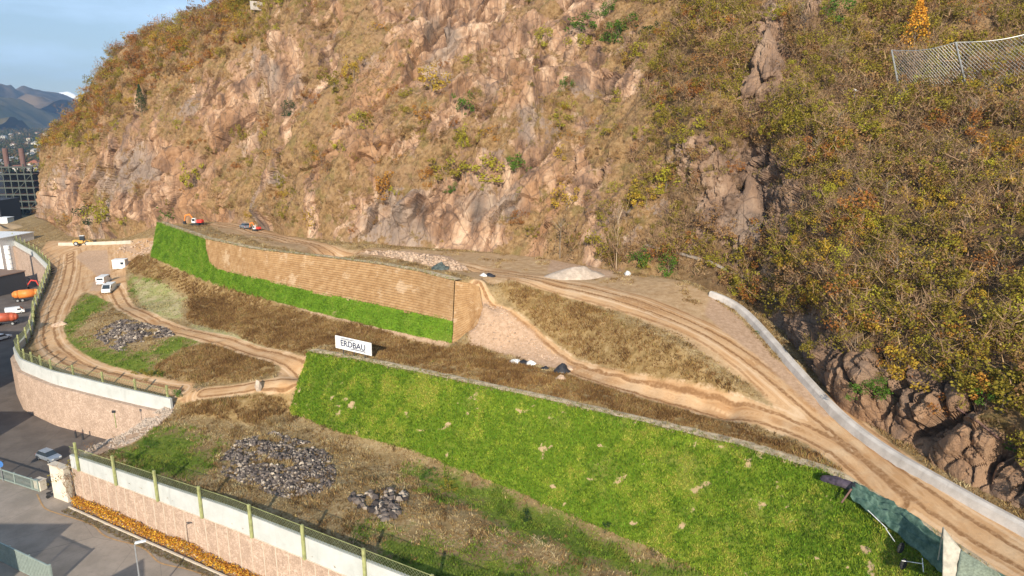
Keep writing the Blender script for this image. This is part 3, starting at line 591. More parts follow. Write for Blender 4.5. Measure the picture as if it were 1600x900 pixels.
def retaining(name, label, A, top, batt, kerb, cat='wall'):
    w = thing(name, label, cat, (A[0][0], A[0][1], 0)); B = A.copy(); B[:, 2] = 0
    V = strip(B, [(0, 0), (1.0, 0), (1.0, 5), (0, 5)]); k = 4
    for i in range(len(B)):
        for j in (2, 3): q = V.v[i * k + j]; V.v[i * k + j] = (q[0], q[1], A[i][2])
    V.v = [(a, b, c - .4 if c == 0 else c) for a, b, c in V.v]; f = V.build('stone_facing', M_stone, w); inv(f, w)
    t = np.gradient(B[:, :2], axis=0); nn = np.stack([-t[:, 1], t[:, 0]], 1); nn /= np.linalg.norm(nn, axis=1)[:, None]
    jb = MB()
    for i in range(len(B) - 1):
        for fr_ in (.0,) if batt else ():
            p = B[i] * (1 - fr_) + B[i + 1] * fr_; p = p + np.array([-nn[i][0] * .03, -nn[i][1] * .03, 0]); zt = A[i][2] * (1 - fr_) + A[i + 1][2] * fr_ - .35
            jb.box((p[0], p[1], zt / 2), (.07, .07, zt), math.atan2(t[i][1], t[i][0]))
    if batt: f = jb.build('joint_strip', M_conc, w); inv(f, w); tag(f, kind='stuff')
    f = strip(B, [(-.45, -.3), (.0, -.3), (.0, kerb), (-.3, kerb)]).build('footing', M_conc, w); inv(f, w)
    return w
retaining('stone_retaining_wall', 'long stone retaining wall above the road with orange creeper at its foot', A1, None, True, .25)
retaining('curved_retaining_wall', 'high curved stone retaining wall with pale concrete footing round the dark asphalt yard', A2, None, True, 1.25)
def parapet(name, label, A, h, panel):
    w = thing(name, label, 'parapet', A[0]); n_ = len(A); hs = h if np.ndim(h) else np.full(n_, h)
    V = strip(A, [(-.12, -.1), (.28, -.1), (.28, 1), (-.12, 1)])
    for i in range(n_):
        for j in (2, 3): q = V.v[i * 4 + j]; V.v[i * 4 + j] = (q[0], q[1], A[i][2] + hs[i])
    f = V.build('concrete_slab', M_para, w); inv(f, w)
    s_ = MB(); t = np.gradient(A[:, :2], axis=0)
    for i in range(0, n_, panel): s_.box((A[i][0], A[i][1], A[i][2] + hs[i] / 2), (.05, .36, hs[i] - .02), math.atan2(t[i][1], t[i][0]))
    V2_ = strip(A, [(-.2, -.16), (.3, -.16), (.3, -.1), (-.2, -.1)]).build('ledge', M_conc, w); inv(V2_, w)
parapet('concrete_parapet', 'pale concrete parapet panels on the stone wall over the road', A1, T1h, 4)
H2 = np.interp(np.arange(len(A2)), [0, 12, 30, 200], [2.3, 2.5, 2.0, 1.6]); parapet('curved_parapet', 'curved pale green-grey concrete parapet on the high wall around the asphalt yard', A2, H2, 4)
def col_point(A, u):             # where the line A crosses picture column u
    uu_, _ = proj(A); 
    for i in range(len(A) - 1):
        if (uu_[i] - u) * (uu_[i + 1] - u) <= 0: f = (u - uu_[i]) / (uu_[i + 1] - uu_[i] + 1e-9); return A[i] * (1 - f) + A[i + 1] * f, i + f
    return A[-1], len(A) - 1
def fence(name, label, A, hs, pidx, hm, step):
    w = thing(name, label, 'fence', A[0]); t = np.gradient(A[:, :2], axis=0); ang = np.arctan2(t[:, 1], t[:, 0])
    ii = np.arange(len(A)); g3 = lambda s_: np.array([np.interp(s_, ii, A[:, k]) for k in range(3)])
    for s_ in pidx:
        p = g3(s_); a = np.interp(s_, ii, ang); q = np.array([math.sin(a), -math.cos(a)]) * .32
        m = MB().box((p[0] + q[0], p[1] + q[1], p[2] + 2.05), (.34, .26, 4.3), a); f = m.build('post', M_post, w, .03); inv(f, w)
    m = MB(); L_ = len(A) - 1; n_ = int(L_ * 2.0 / step)
    for k in range(n_):
        for sg in (1, -1):
            s0 = k * step / 2.0 + (0 if sg > 0 else hm / 2.0); s1 = s0 + sg * hm / 2.0
            if s0 > L_ or s1 > L_ or s1 < 0: continue
            a, b = g3(s0), g3(s1); h0 = np.interp(s0, ii, hs); h1 = np.interp(s1, ii, hs)
            m.bar((a[0], a[1], a[2] + h0), (b[0], b[1], b[2] + h1 + hm), .022, n=3)
    f = m.build('wire_mesh', M_wire, w); inv(f, w)
    m = MB()
    for i in range(len(A) - 1): a, b = A[i], A[i + 1]; m.bar((a[0], a[1], a[2] + hs[i] + hm), (b[0], b[1], b[2] + hs[i + 1] + hm), .035, n=4)
    f = m.build('top_rail', M_post, w); inv(f, w)
p1 = [col_point(A1, u)[1] for u in (185, 250, 319, 397, 479, 574)]; st_ = p1[-1] - p1[-2]; p1 = [max(.1, p1[0] - st_)] + p1 + [p1[-1] + st_ * k for k in (1, 2, 3) if p1[-1] + st_ * k < len(A1) - 1]
fence('mesh_fence', 'green mesh fence with square posts on the straight parapet over the road', A1, T1h, p1, 1.25, .42)
p2 = [col_point(A2, u)[1] for u in (262, 212, 161, 115, 80, 64, 50, 38)]; p2 += list(np.arange(p2[-1] + 3.2, len(A2) - 1, 3.2))
fence('curved_mesh_fence', 'green mesh fence with square posts following the curved parapet', A2, H2, p2, 1.5, .6)
m = MB().quad((-61.2, 88, -.4), (-54.4, 103, -.4), (-54.4, 103, 7.4), (-61.2, 88, 6.1)).quad((-60.4, 87.7, 6.15), (-53.6, 102.7, 7.45), (-54.4, 103, 7.4), (-61.2, 88, 6.1)).quad((-60.4, 87.7, 6.15), (-53.6, 102.7, 7.45), (-53.6, 102.7, -.4), (-60.4, 87.7, -.4))
tag(m.build('stone_wall', M_stone), 'short stone wall under the grey rubble ramp beside the vine covered pier', 'wall')
# low barrier along the rock foot
BA = smooth_line(BARR, 2); BA = resample(BA, 1.0); BA[:, 2] = gz(BA[:, 0], BA[:, 1]) - .25
sm_ = np.convolve(np.pad(BA[:, 2], 4, mode='edge'), np.ones(9) / 9, 'valid'); BA[:, 2] = sm_
b_ = strip(BA, [(-.15, 0), (.12, 1.05), (.45, 1.3), (.95, 1.25), (1.1, -.5)]); bo = b_.build('barrier_wall', M_gconc); tag(bo, 'low winding grey concrete barrier between the dirt track and the rocks', 'wall')
print('site', time.time() - T0)

# ------------------------------------------------------------ plants
def foliage_mat():
    n = NB('foliage', .85, .15); c = n.attr('tint', 'Color'); oi = n.t.nodes.new('ShaderNodeObjectInfo').outputs['Random']
    ri = n.pos or n.geo(); isl = n.pos.outputs['Random Per Island']
    v = n.math('ADD', n.math('MULTIPLY', isl, .7), n.math('MULTIPLY', oi, .3)); h = n.t.nodes.new('ShaderNodeHueSaturation')
    n.put(h.inputs['Value'], n.rng(v, 0, 1, .62, 1.38, False)); n.put(h.inputs['Hue'], n.rng(isl, 0, 1, .485, .515, False)); n.L(c, h.inputs['Color'])
    tr = n.t.nodes.new('ShaderNodeBsdfTranslucent'); n.L(h.outputs[0], tr.inputs[0]); ms = n.t.nodes.new('ShaderNodeMixShader'); ms.inputs[0].default_value = .25
    out = n.t.nodes['Material Output']; n.L(n.b.outputs[0], ms.inputs[1]); n.L(tr.outputs[0], ms.inputs[2]); n.L(ms.outputs[0], out.inputs[0]); return n.done(h.outputs[0])
M_fol = foliage_mat()
M_bark = plain('bark', (.22, .17, .12), .95, var=.4, sc=3); M_pale = plain('pale_bark', (.48, .37, .25), .9, var=.2, sc=3)
TINT = dict(olive=(.24, .19, .025), lime=(.33, .29, .03), gold=(.42, .275, .035), orange=(.44, .21, .04), rust=(.32, .135, .035), brown=(.27, .155, .065), green=(.09, .17, .02), dark=(.03, .06, .02), twig=(.34, .22, .125), larch=(.60, .29, .035))
def leaves(C, size, seed, flat=1.0):
    g_ = np.random.default_rng(seed); n_ = len(C); a = g_.normal(size=(n_, 3)); a /= np.linalg.norm(a, axis=1)[:, None]; b = np.cross(a, g_.normal(size=(n_, 3))); b /= np.linalg.norm(b, axis=1)[:, None]
    s_ = size * g_.uniform(.6, 1.35, (n_, 1)); a = a * s_ * .5; b = b * s_ * .38
    return np.stack([C - a, C + b, C + a, C - b], 1).reshape(-1, 3)
def leafy(seed, nl=380, w=1.0, h=1.0, size=.085, shape='round'):
    g_ = np.random.default_rng(seed); k = g_.integers(9, 14)
    if shape == 'cone':
        z = g_.uniform(.08, 1, nl) ** .9; r = .42 * (1 - z) ** .9 * np.sqrt(g_.uniform(.1, 1, nl)) + .02; a = g_.uniform(0, 6.283, nl); lay = .04 * np.sin(z * 40)
        C = np.stack([np.cos(a) * r * (1 + lay * 3), np.sin(a) * r * (1 + lay * 3), z], 1)
    else:
        cen = g_.normal(size=(k, 3)) * [.25, .25, .22] + [0, 0, .42]; cen[:, 2] = np.clip(cen[:, 2], .1, .85); rr = g_.uniform(.10, .24, k); j = g_.integers(0, k, nl)
        d = g_.normal(size=(nl, 3)); d /= np.linalg.norm(d, axis=1)[:, None]; C = cen[j] + d * (rr[j] * g_.uniform(.45, 1.1, nl))[:, None]; C[:, 2] = np.maximum(C[:, 2], .04)
    return leaves(C * [w, w, h], size, seed + 1)
def twigs(seed, n_=110, spread=.42):
    g_ = np.random.default_rng(seed); V = []
    for k in range(n_):
        if k < 12: a = np.array([0, 0, 0.]); L_ = g_.uniform(.5, .95)
        else: q = V[g_.integers(0, min(len(V), 60))]; a = q[0] * .35 + q[2] * .65 if g_.random() < .5 else q[0] * .1 + q[2] * .9; L_ = g_.uniform(.12, .38)
        d = g_.normal(size=3) * [spread, spread, .25] + [0, 0, .75 if k < 12 else .45]; d /= np.linalg.norm(d); b = a + d * L_; w = (.012 if k < 12 else .0065) * np.cross(d, g_.normal(size=3)); V.append((a - w, a + w, b))
    T_ = np.array([(x[0], x[1], x[2], x[2] * .999 + x[0] * .001) for x in V]); return T_.reshape(-1, 3)
SHAPES = {'leafy': [leafy(100 + i, 620, size=.064) for i in range(4)], 'sparse': [np.vstack([leafy(200 + i, 300, size=.05), twigs(230 + i, 60)]) for i in range(4)], 'twiggy': [np.vstack([twigs(300 + i, 150), leafy(330 + i, 120, size=.045)]) for i in range(4)], 'cone': [leafy(400, 1500, shape='cone', size=.038)], 'dense': [leafy(500 + i, 1100, size=.055) for i in range(2)]}
TW = {'sparse': 130, 'twiggy': 0}
def tint_of(kind, nV, tint):
    c = np.tile(np.array(TINT[tint]), (nV, 1))
    if kind == 'sparse': c[300 * 4:] = TINT['twig']
    if kind == 'twiggy': c[:150 * 4] = np.array(TINT['twig']) * (.85 if tint == 'brown' else 1)
    return c
cache = {}
def crown_mesh(kind, k, tint):
    key = (kind, k % len(SHAPES[kind]), tint)
    if key not in cache:
        V = SHAPES[kind][key[1]]; cache[key] = npmesh('crown', V, np.arange(len(V)).reshape(-1, 4), [M_fol], cattrs=dict(tint=tint_of(kind, len(V), tint)))
    return cache[key]
tm = {}
def trunk_mesh(pale, tall):
    if (pale, tall) not in tm:
        m = MB(); g_ = random.Random(5 + tall); top = .95 if tall else .55; r = .018 if tall else .022; p = Vector((0, 0, -.06))
        for s_ in range(4): q = Vector((g_.uniform(-.02, .02), g_.uniform(-.02, .02), top * (s_ + 1) / 4)); m.bar(p, q, r * (1 - s_ * .22), r * (1 - (s_ + 1) * .22), 6); p = q
        for k in range(12 if tall else 6):
            z = g_.uniform(.3, .9) * top; a = g_.uniform(0, 6.28); l = g_.uniform(.12, .26); m.bar((0, 0, z), (math.cos(a) * l, math.sin(a) * l, z + l * .9), r * .4, r * .12, 4)
        me = bpy.data.meshes.new('trunk'); me.from_pydata(m.v, [], m.f); me.materials.append(M_pale if pale else M_bark); tm[(pale, tall)] = me
    return tm[(pale, tall)]
def plant(name, label, cat, loc, h, kind, k, tint, group=None, w=None, pale=False):
    t = thing(name, label, cat, loc, rnd.uniform(0, 6.28), group); w = w or h; t.scale = (w, w, h)
    link('trunk', trunk_mesh(bool(pale), bool(kind == 'twiggy' and h > 5)), t); link('crown', crown_mesh(kind, k, tint), t); return t
# hand placed trees and bushes: (u, v of the foot, kind, tint, height, width, name, label)
HAND = [(1428, 84, 'cone', 'larch', 9.5, 9, 'larch_tree', 'bright orange conical larch tree just above the rockfall net'),
 (966, 66, 'dense', 'green', 7, 8, 'evergreen_tree', 'big round deep green tree high on the middle of the slope'), (950, 24, 'dense', 'green', 4.5, 5, 'evergreen_tree', 'green bush directly above the big round green tree'),
 (905, 50, 'leafy', 'green', 5, 8, 'broadleaf_bush', 'wide green bush beside the pink rock stripe near the top'), (908, 76, 'leafy', 'lime', 4.5, 5.5, 'broadleaf_bush', 'yellow-green bush below the wide green bush'), (851, 72, 'leafy', 'lime', 5.5, 5, 'broadleaf_bush', 'yellow-green bush on the bare rock left of the wide green bush'), (1008, 58, 'leafy', 'dark', 3.5, 5, 'evergreen_bush', 'dark green bush just right of the big round green tree'),
 (975, 106, 'leafy', 'gold', 4.5, 3, 'broadleaf_bush', 'narrow yellow bush above the white rock slab'), (883, 142, 'leafy', 'green', 4.2, 3, 'broadleaf_bush', 'small dark green bush beside the grey rounded boulder face'), (875, 196, 'leafy', 'lime', 3.5, 5.5, 'broadleaf_bush', 'pale green bush under the white rock slab'),
 (722, 182, 'leafy', 'green', 6, 4.5, 'evergreen_tree', 'dark green upright tree in the middle of the cliff'), (722, 232, 'leafy', 'lime', 6, 3, 'broadleaf_bush', 'bright yellow-green upright bush below the dark green upright tree'), (806, 268, 'leafy', 'green', 5, 6, 'broadleaf_bush', 'green bush at the right end of the olive bush row'),
 (760, 282, 'leafy', 'lime', 6.5, 9, 'broadleaf_bush', 'broad yellow-green bush above the grey scree rock'), (728, 284, 'leafy', 'lime', 6, 8, 'broadleaf_bush', 'yellow-green bush in the middle of the olive bush row'), (698, 280, 'leafy', 'olive', 6, 8, 'broadleaf_bush', 'olive bush at the left end of the olive bush row'), (708, 300, 'dense', 'green', 2.6, 3.2, 'evergreen_bush', 'small dark green bush at the edge of the grey scree rock'), (776, 218, 'leafy', 'orange', 4, 5, 'broadleaf_bush', 'orange-brown bush above the olive bush row'),
 (553, 124, 'leafy', 'gold', 6.5, 5, 'broadleaf_bush', 'bright yellow bush beside the bare rounded rock'), (675, 142, 'leafy', 'gold', 6.5, 8, 'broadleaf_bush', 'wide yellow bush right of the bare rounded rock'), (598, 168, 'leafy', 'gold', 6, 5, 'broadleaf_bush', 'yellow-olive bush under the bare rounded rock'), (566, 200, 'leafy', 'lime', 5, 5, 'broadleaf_bush', 'yellow bush lower left of the bare rounded rock'), (522, 142, 'leafy', 'olive', 6, 7, 'broadleaf_bush', 'dark olive bush left of the bright yellow bush'), (659, 188, 'leafy', 'orange', 4.5, 4, 'broadleaf_bush', 'small orange bush below the wide yellow bush'),
 (607, 310, 'leafy', 'orange', 8, 6, 'broadleaf_tree', 'orange tree above the left end of the grey scree rock'), (672, 290, 'leafy', 'orange', 4.5, 4, 'broadleaf_bush', 'orange bush touching the olive bush row'), (503, 256, 'leafy', 'orange', 4, 5, 'broadleaf_bush', 'small orange bush above the middle of the brown embankment'), (450, 344, 'leafy', 'olive', 6, 3.5, 'broadleaf_bush', 'narrow olive bush on the cliff foot above the brown embankment'), (490, 350, 'leafy', 'gold', 5.5, 5, 'broadleaf_bush', 'yellow-olive bush on the cliff foot right of the narrow olive bush'), (511, 268, 'twiggy', 'brown', 5, 5, 'bare_bush', 'bare brown bush below the small orange bush'),
 (304, 292, 'leafy', 'lime', 8, 6, 'broadleaf_tree', 'yellow-green tree on the pink cliff above the red excavator'), (222, 178, 'cone', 'dark', 10, 6, 'conifer_tree', 'dark green conifer standing on the upper left slope'), (158, 352, 'leafy', 'lime', 10, 8, 'broadleaf_tree', 'round yellow-green tree at the foot of the far cliff'), (141, 350, 'leafy', 'dark', 8, 8, 'evergreen_tree', 'dark green tree at the foot of the far cliff'), (194, 358, 'leafy', 'lime', 4.5, 5, 'broadleaf_bush', 'small yellow-green bush at the cliff foot above the white container'), (264, 342, 'leafy', 'green', 5, 7, 'broadleaf_bush', 'green bush above the left end of the green embankment strip'), (375, 220, 'leafy', 'olive', 6, 4, 'broadleaf_bush', 'narrow olive bush on a ledge of the pink cliff'), (452, 180, 'leafy', 'dark', 5, 4, 'evergreen_bush', 'small dark green bush in the grey-pink rocks of the upper left'),
 (963, 425, 'twiggy', 'twig', 14, 4.5, 'bare_tree', 'tall bare pale trunked tree rising behind the dirt track'), (875, 402, 'twiggy', 'twig', 9, 10, 'bare_tree', 'spreading bare grey tree above the pale gravel heap'), (1003, 420, 'leafy', 'green', 5, 4, 'broadleaf_bush', 'green bush at the slope foot right of the tall bare tree'), (1045, 428, 'leafy', 'green', 5, 4.5, 'broadleaf_bush', 'fresh green bush by the small dark cave at the slope foot'), (941, 400, 'leafy', 'olive', 6, 6, 'broadleaf_bush', 'olive bush in front of the tall bare tree'), (885, 328, 'leafy', 'gold', 6, 5, 'broadleaf_tree', 'golden tree above the spreading bare grey tree'), (876, 248, 'leafy', 'gold', 4, 3, 'broadleaf_bush', 'small golden bush far above the pale gravel heap'), (1040, 300, 'leafy', 'lime', 6, 7, 'broadleaf_tree', 'yellow-green tree left of the dark rock fins'), (1010, 320, 'leafy', 'gold', 5, 6, 'broadleaf_bush', 'golden-green bush at the left foot of the dark rock fins'),
 (1242, 390, 'leafy', 'lime', 4, 2.6, 'broadleaf_bush', 'narrow yellow bush below the dark rock fins'), (1275, 478, 'leafy', 'gold', 4.6, 4.5, 'broadleaf_bush', 'yellow bush above the boulders at the barrier bend'), (1405, 588, 'dense', 'gold', 5, 5, 'broadleaf_bush', 'large mustard yellow bush above the big boulders'), (1365, 525, 'leafy', 'gold', 3, 3.2, 'broadleaf_bush', 'small yellow bush upper left of the large mustard bush'), (1350, 612, 'dense', 'green', 2.6, 4, 'broadleaf_bush', 'low fresh green bush on top of the boulders'), (1372, 622, 'leafy', 'green', 2.8, 3, 'broadleaf_bush', 'leafy green bush between the large boulders'), (1585, 700, 'leafy', 'green', 3, 4, 'broadleaf_bush', 'dull green bush over the lowest grey boulder'), (1540, 640, 'leafy', 'green', 3, 3, 'broadleaf_bush', 'green bush on the slope above the lowest grey boulder'),
 (1535, 170, 'leafy', 'gold', 4.5, 6, 'broadleaf_bush', 'orange-green bush right below the rockfall net'), (1445, 180, 'leafy', 'lime', 3.5, 5, 'broadleaf_bush', 'fresh green bush below the middle of the rockfall net'), (1525, 240, 'leafy', 'orange', 3.5, 5, 'broadleaf_bush', 'orange bush in the shade below the rockfall net'), (1590, 250, 'leafy', 'orange', 3, 4, 'broadleaf_bush', 'orange bush at the right margin below the rockfall net'), (1240, 158, 'leafy', 'lime', 4, 3.5, 'broadleaf_bush', 'yellow-green bush below the tall grey rock pinnacle'), (1345, 76, 'leafy', 'gold', 4.5, 3.5, 'broadleaf_bush', 'golden bush left of the orange larch'), (1310, 34, 'leafy', 'green', 5, 6, 'broadleaf_bush', 'green bush near the top between pinnacle and larch'), (1298, 80, 'leafy', 'lime', 4, 4, 'broadleaf_bush', 'lime bush right of the tall grey rock pinnacle'), (1412, 44, 'leafy', 'olive', 6, 4, 'broadleaf_bush', 'olive bush behind the orange larch')]
handpix = []; nh_ = 0
SMALL_CROWN = 1
for u, v, kind, tint, h, w, nm, lab in HAND:
    p = hill(u, v)
    if p is None: continue
    plant(nm, lab, 'tree' if 'tree' in nm else 'bush', p - [0, 0, .3], h, kind, nh_, tint, w=w, pale='pale trunked' in lab); handpix.append((u, v)); nh_ += 1
# scattered shrubs
FC = HD.reshape(-1, 3)[HQ]; cen = FC.mean(1); ar = np.linalg.norm(np.cross(FC[:, 2] - FC[:, 0], FC[:, 3] - FC[:, 1]), axis=1) / 2
fu = BX[HQ[:, 0]]; fv = BY[HQ[:, 0]]; frk = np.maximum(rock[HQ].mean(1) * .8, hand[HQ].mean(1)); svt = np.interp(fu, uu, vt)
patch = fbm(cen, 14, 3, 77)
right = np.clip((fu - 900) / 200, 0, 1); crest_ = np.clip(1.3 - (fv - svt) / 95, 0, 1) * (fu < 620)
den = .75 + .45 * (patch > -.05) + right * .75 + crest_ * 1.7; den = den * np.clip(1 - frk * 1.05, .04, 1)
vb = np.interp(fu, uu, v0); ok = (fu > 76) & (fu < 1900) & (fv < vb - 6) & (fv > -90)
den = np.where(ok, den, 0); den *= np.where(fv < svt - 14, 0, 1)
def pick(n_, wgt, seed):
    g_ = np.random.default_rng(seed); i = g_.choice(len(cen), n_, p=wgt / wgt.sum()); a, b = g_.random((2, n_, 1)); q = FC[i]
    return i, (q[:, 0] * (1 - a) * (1 - b) + q[:, 1] * a * (1 - b) + q[:, 2] * a * b + q[:, 3] * (1 - a) * b)
NS = 5600
si, sp_ = pick(NS, ar * den * (.75 + .9 * right), 5)
g_ = np.random.default_rng(9); rt = right[si]; ct = crest_[si]
sh = g_.uniform(1.2, 3.4, NS) + rt * g_.uniform(.6, 2.6, NS) + ct * g_.uniform(.8, 2.6, NS); sh *= np.where(frk[si] > .5, .7, 1)
pt = fbm(sp_, 16, 3, 120) ; pt2 = g_.random(NS)
rec = []
for i in range(NS):
    a = pt2[i] + pt[i] * .45
    if ct[i] > .3: tint = 'rust' if a < .20 else 'brown' if a < .40 else 'orange' if a < .46 else 'olive' if a < .80 else 'gold' if a < .95 else 'lime'
    elif rt[i] > .5: tint = 'brown' if a < .20 else 'twig' if a < .30 else 'olive' if a < .70 else 'rust' if a < .74 else 'lime' if a < .93 else 'gold' if a < 1.08 else 'orange'
    else: tint = 'brown' if a < .34 else 'twig' if a < .45 else 'rust' if a < .56 else 'olive' if a < .82 else 'lime' if a < .93 else 'gold' if a < 1.04 else 'orange'
    r_ = pt2[(i * 7) % NS]
    kind = 'twiggy' if tint == 'twig' or (tint == 'brown' and r_ < .45) else 'sparse' if r_ < .55 else 'leafy'
    if tint in ('gold', 'orange', 'lime') and sh[i] > 3.6 and rt[i] > .5: sh[i] = 2.2 + (sh[i] % 1) * 1.2
    rec.append((kind, int(pt2[i] * 997) % 4, tint))
pu, pv = proj(sp_); dist = np.linalg.norm(sp_ - [0, 0, HC], axis=1); size = sh / dist
inv_ = (pu > 6) & (pu < 1594) & (pv > 6) & (pv < 880)
for i in np.nonzero(inv_)[0]:
    pass
order = np.argsort(-size * inv_); solo = []
for i in order:
    if len(solo) >= 225: break
    c = Vector(sp_[i]) + Vector((0, 0, sh[i] * .7)); d = c - Vector((0, 0, HC)); h_ = BV.ray_cast(Vector((0, 0, HC)), d.normalized())
    if h_[0] is not None and h_[3] < d.length - 2.5: continue
    solo.append(i)
LM = [((1202, 70), 'the tall grey rock pinnacle'), ((1430, 60), 'the orange larch'), ((1480, 110), 'the rockfall net'), ((1165, 300), 'the dark rock fins'), ((1275, 470), 'the boulders at the barrier bend'), ((1405, 565), 'the large mustard yellow bush'), ((1410, 660), 'the big boulders by the barrier'), ((1560, 750), 'the lowest grey boulder'), ((960, 135), 'the white rock slab'), ((720, 45), 'the pale pink rock face at the top'), ((1110, 440), 'the far end of the barrier'), ((963, 350), 'the tall bare pale tree'), ((966, 45), 'the big round green tree'), ((740, 265), 'the olive bush row'), ((900, 425), 'the pale gravel heap'), ((1242, 370), 'the narrow yellow bush'), ((1525, 230), 'the shaded orange bush'), ((222, 165), 'the dark conifer'), ((285, 285), 'the pink cliff'), ((545, 90), 'the bright yellow bush'), ((1350, 600), 'the low fresh green bush'), ((700, 330), 'the grey scree rock'), ((1540, 640), 'the green bush over the grey boulder'), ((305, 343), 'the red excavator')]
CW = dict(olive='olive green', lime='yellow-green', gold='golden yellow', orange='orange', rust='rust brown', brown='brown', twig='greyish', green='green')
KW = dict(leafy='leafy', sparse='thinly leaved', twiggy='bare twiggy'); used_l = {}
for i in solo:
    kind, k, tint = rec[i]; u, v = pu[i], pv[i] - sh[i] / dist[i] * 500
    j = sorted(range(len(LM)), key=lambda q: (LM[q][0][0] - u) ** 2 + (LM[q][0][1] - v) ** 2)
    labs0 = None; sz = 'small' if sh[i] < 3.0 else 'low' if sh[i] < 3.7 else 'tall' if sh[i] > 5 else 'mid-sized'; labs = []
    for q in j[:7]:
        (a, b), nm = LM[q]; du, dv = u - a, v - b; dd = math.hypot(du, dv); dw = '' if dd > 130 else 'just ' if dd < 55 else ''
        far = 'far ' if dd > 130 else ''
        di = ('above and right of' if du > 0 else 'above and left of') if dv < 0 and abs(du) > abs(dv) * .5 and abs(du) < abs(dv) * 2 else ('below and right of' if du > 0 else 'below and left of') if dv > 0 and abs(du) > abs(dv) * .5 and abs(du) < abs(dv) * 2 else (('right of' if du > 0 else 'left of') if abs(du) > abs(dv) else ('above' if dv < 0 else 'below'))
        labs += [f'{sz} {CW[tint]} {KW[kind]} shrub {dw}{far}{di} {nm}']
    (a1, n1), (a2, n2) = LM[j[0]], LM[j[1]]; labs.append(f'{sz} {CW[tint]} {KW[kind]} shrub between {n1} and {n2}'.replace('between the', 'between the'))
    labs = [l if len(l.replace('-', ' ').split()) <= 16 else l.replace(KW[kind] + ' ', '').replace(' and small trees', '').replace(sz + ' ', '') if len(l.replace('-', ' ').replace(KW[kind] + ' ', '').split()) > 16 else l.replace(KW[kind] + ' ', '') for l in labs]; lab = next((l for l in labs if l not in used_l), labs[0]); used_l[lab] = used_l.get(lab, 0) + 1
    plant('shrub', lab, 'shrub', sp_[i] - [0, 0, .25], sh[i], kind, k, tint, 'shrubs and small trees on the rocky slope', w=sh[i] * 1.15)
print('labels', len(used_l), len(solo))
sset = set(solo); VV = []; CC = []
for i in range(NS):
    if i in sset: continue
    kind, k, tint = rec[i]; V = SHAPES[kind][k % len(SHAPES[kind])]
    if size[i] < .014: 
        V = V[: len(V)]
    a = i * 2.4; c, s_ = math.cos(a), math.sin(a); w = sh[i] * 1.15
    VV.append(np.stack([(V[:, 0] * c - V[:, 1] * s_) * w, (V[:, 0] * s_ + V[:, 1] * c) * w, V[:, 2] * sh[i]], 1) + (sp_[i] - [0, 0, .25])); CC.append(tint_of(kind, len(V), tint) * (.8 + .4 * ((i * .618) % 1)))
VV = np.vstack(VV); CC = np.vstack(CC)
o = link('scrub', npmesh('scrub', VV, np.arange(len(VV)).reshape(-1, 4), [M_fol], cattrs=dict(tint=CC))); tag(o, 'mass of small autumn brown and olive shrubs covering the rocky slope', 'scrub', kind='stuff')
print('scrub', len(VV), time.time() - T0)

# ------------------------------------------------------------ grass
def tufts(Pn, h, w, tints, seed, k=4, lean=.5):
    g_ = np.random.default_rng(seed); n_ = len(Pn); h = np.broadcast_to(h, n_)
    base = np.repeat(Pn, k, 0); hh = np.repeat(h, k) * g_.uniform(.6, 1.2, n_ * k); d = g_.normal(size=(n_ * k, 3)) * lean; d[:, 2] = 1
    off = g_.normal(size=(n_ * k, 3)) * (np.repeat(h, k) * .35)[:, None]; off[:, 2] = 0; a = g_.uniform(0, 6.283, n_ * k); ww = np.stack([np.cos(a), np.sin(a), 0 * a], 1) * (w * g_.uniform(.6, 1.4, n_ * k))[:, None]
    b = base + off - [0, 0, .05]; V = np.stack([b - ww, b + ww, b + d * hh[:, None]], 1).reshape(-1, 3)
    ti = np.asarray(tints); c = ti if len(ti) == n_ else ti[g_.integers(0, len(ti), n_)]
    return V, np.repeat(c, k * 3, 0)
def stuff_grass(name, label, sets):
    V = np.vstack([s_[0] for s_ in sets]); C_ = np.vstack([s_[1] for s_ in sets]); o = link(name, npmesh(name, V, np.arange(len(V)).reshape(-1, 3), [M_fol], cattrs=dict(tint=C_))); tag(o, label, 'grass', kind='stuff')
gqi = np.arange(len(Q)); gc = GV[Q].mean(1); ga = (GX.reshape(-1)[Q[:, 1]] - GX.reshape(-1)[Q[:, 0]]) * (GY.reshape(-1)[Q[:, 3]] - GY.reshape(-1)[Q[:, 0]])
zb, zd, zp, zg_, zl = (a[Q].mean(1) for a in (Zb, Zd, Zp, Zgr, Zl)); gn = fbm(gc, 3, 3, 140)
vis_ = (gc[:, 1] < 290) & (np.abs(gc[:, 0]) < gc[:, 1] * .85)
def gpick(n_, wgt, seed):
    g_ = np.random.default_rng(seed); wgt = wgt * ga * vis_; i = g_.choice(len(gc), n_, p=wgt / wgt.sum()); q = gc[i].copy(); s_ = np.sqrt(ga[i])
    q[:, 0] += (g_.random(n_) - .5) * s_; q[:, 1] += (g_.random(n_) - .5) * s_; q[:, 2] = gz(q[:, 0], q[:, 1]); return i, q
zsd = Zs[Q].mean(1); bare = (zd > -.3) | (zp > .2) | ((zsd > 0) & (gn < .25))
i, q = gpick(42000, np.where(~bare & (zb + gn * 1.2 > .2), 1, 0), 21); bt = np.array([(.17, .09, .033), (.25, .14, .05), (.32, .185, .07), (.38, .25, .11), (.26, .20, .055), (.46, .32, .16)]); bn = fbm(q, 2.2, 3, 160) + .5 * fbm(q, 9, 2, 161); bi_ = np.clip(((bn + .8) * 2.6 + R.normal(size=len(q)) * .8), 0, 5).astype(int); kk = (fbm(q, 1.3, 2, 163) > -.35)
stuff_grass('tall_dry_grass', 'tall brown dry grass on the terraces and slopes', [tufts(q[kk], (.42 + .35 * fbm(q, 3, 2, 162))[kk], .06, bt[bi_][kk], 1, 4)])
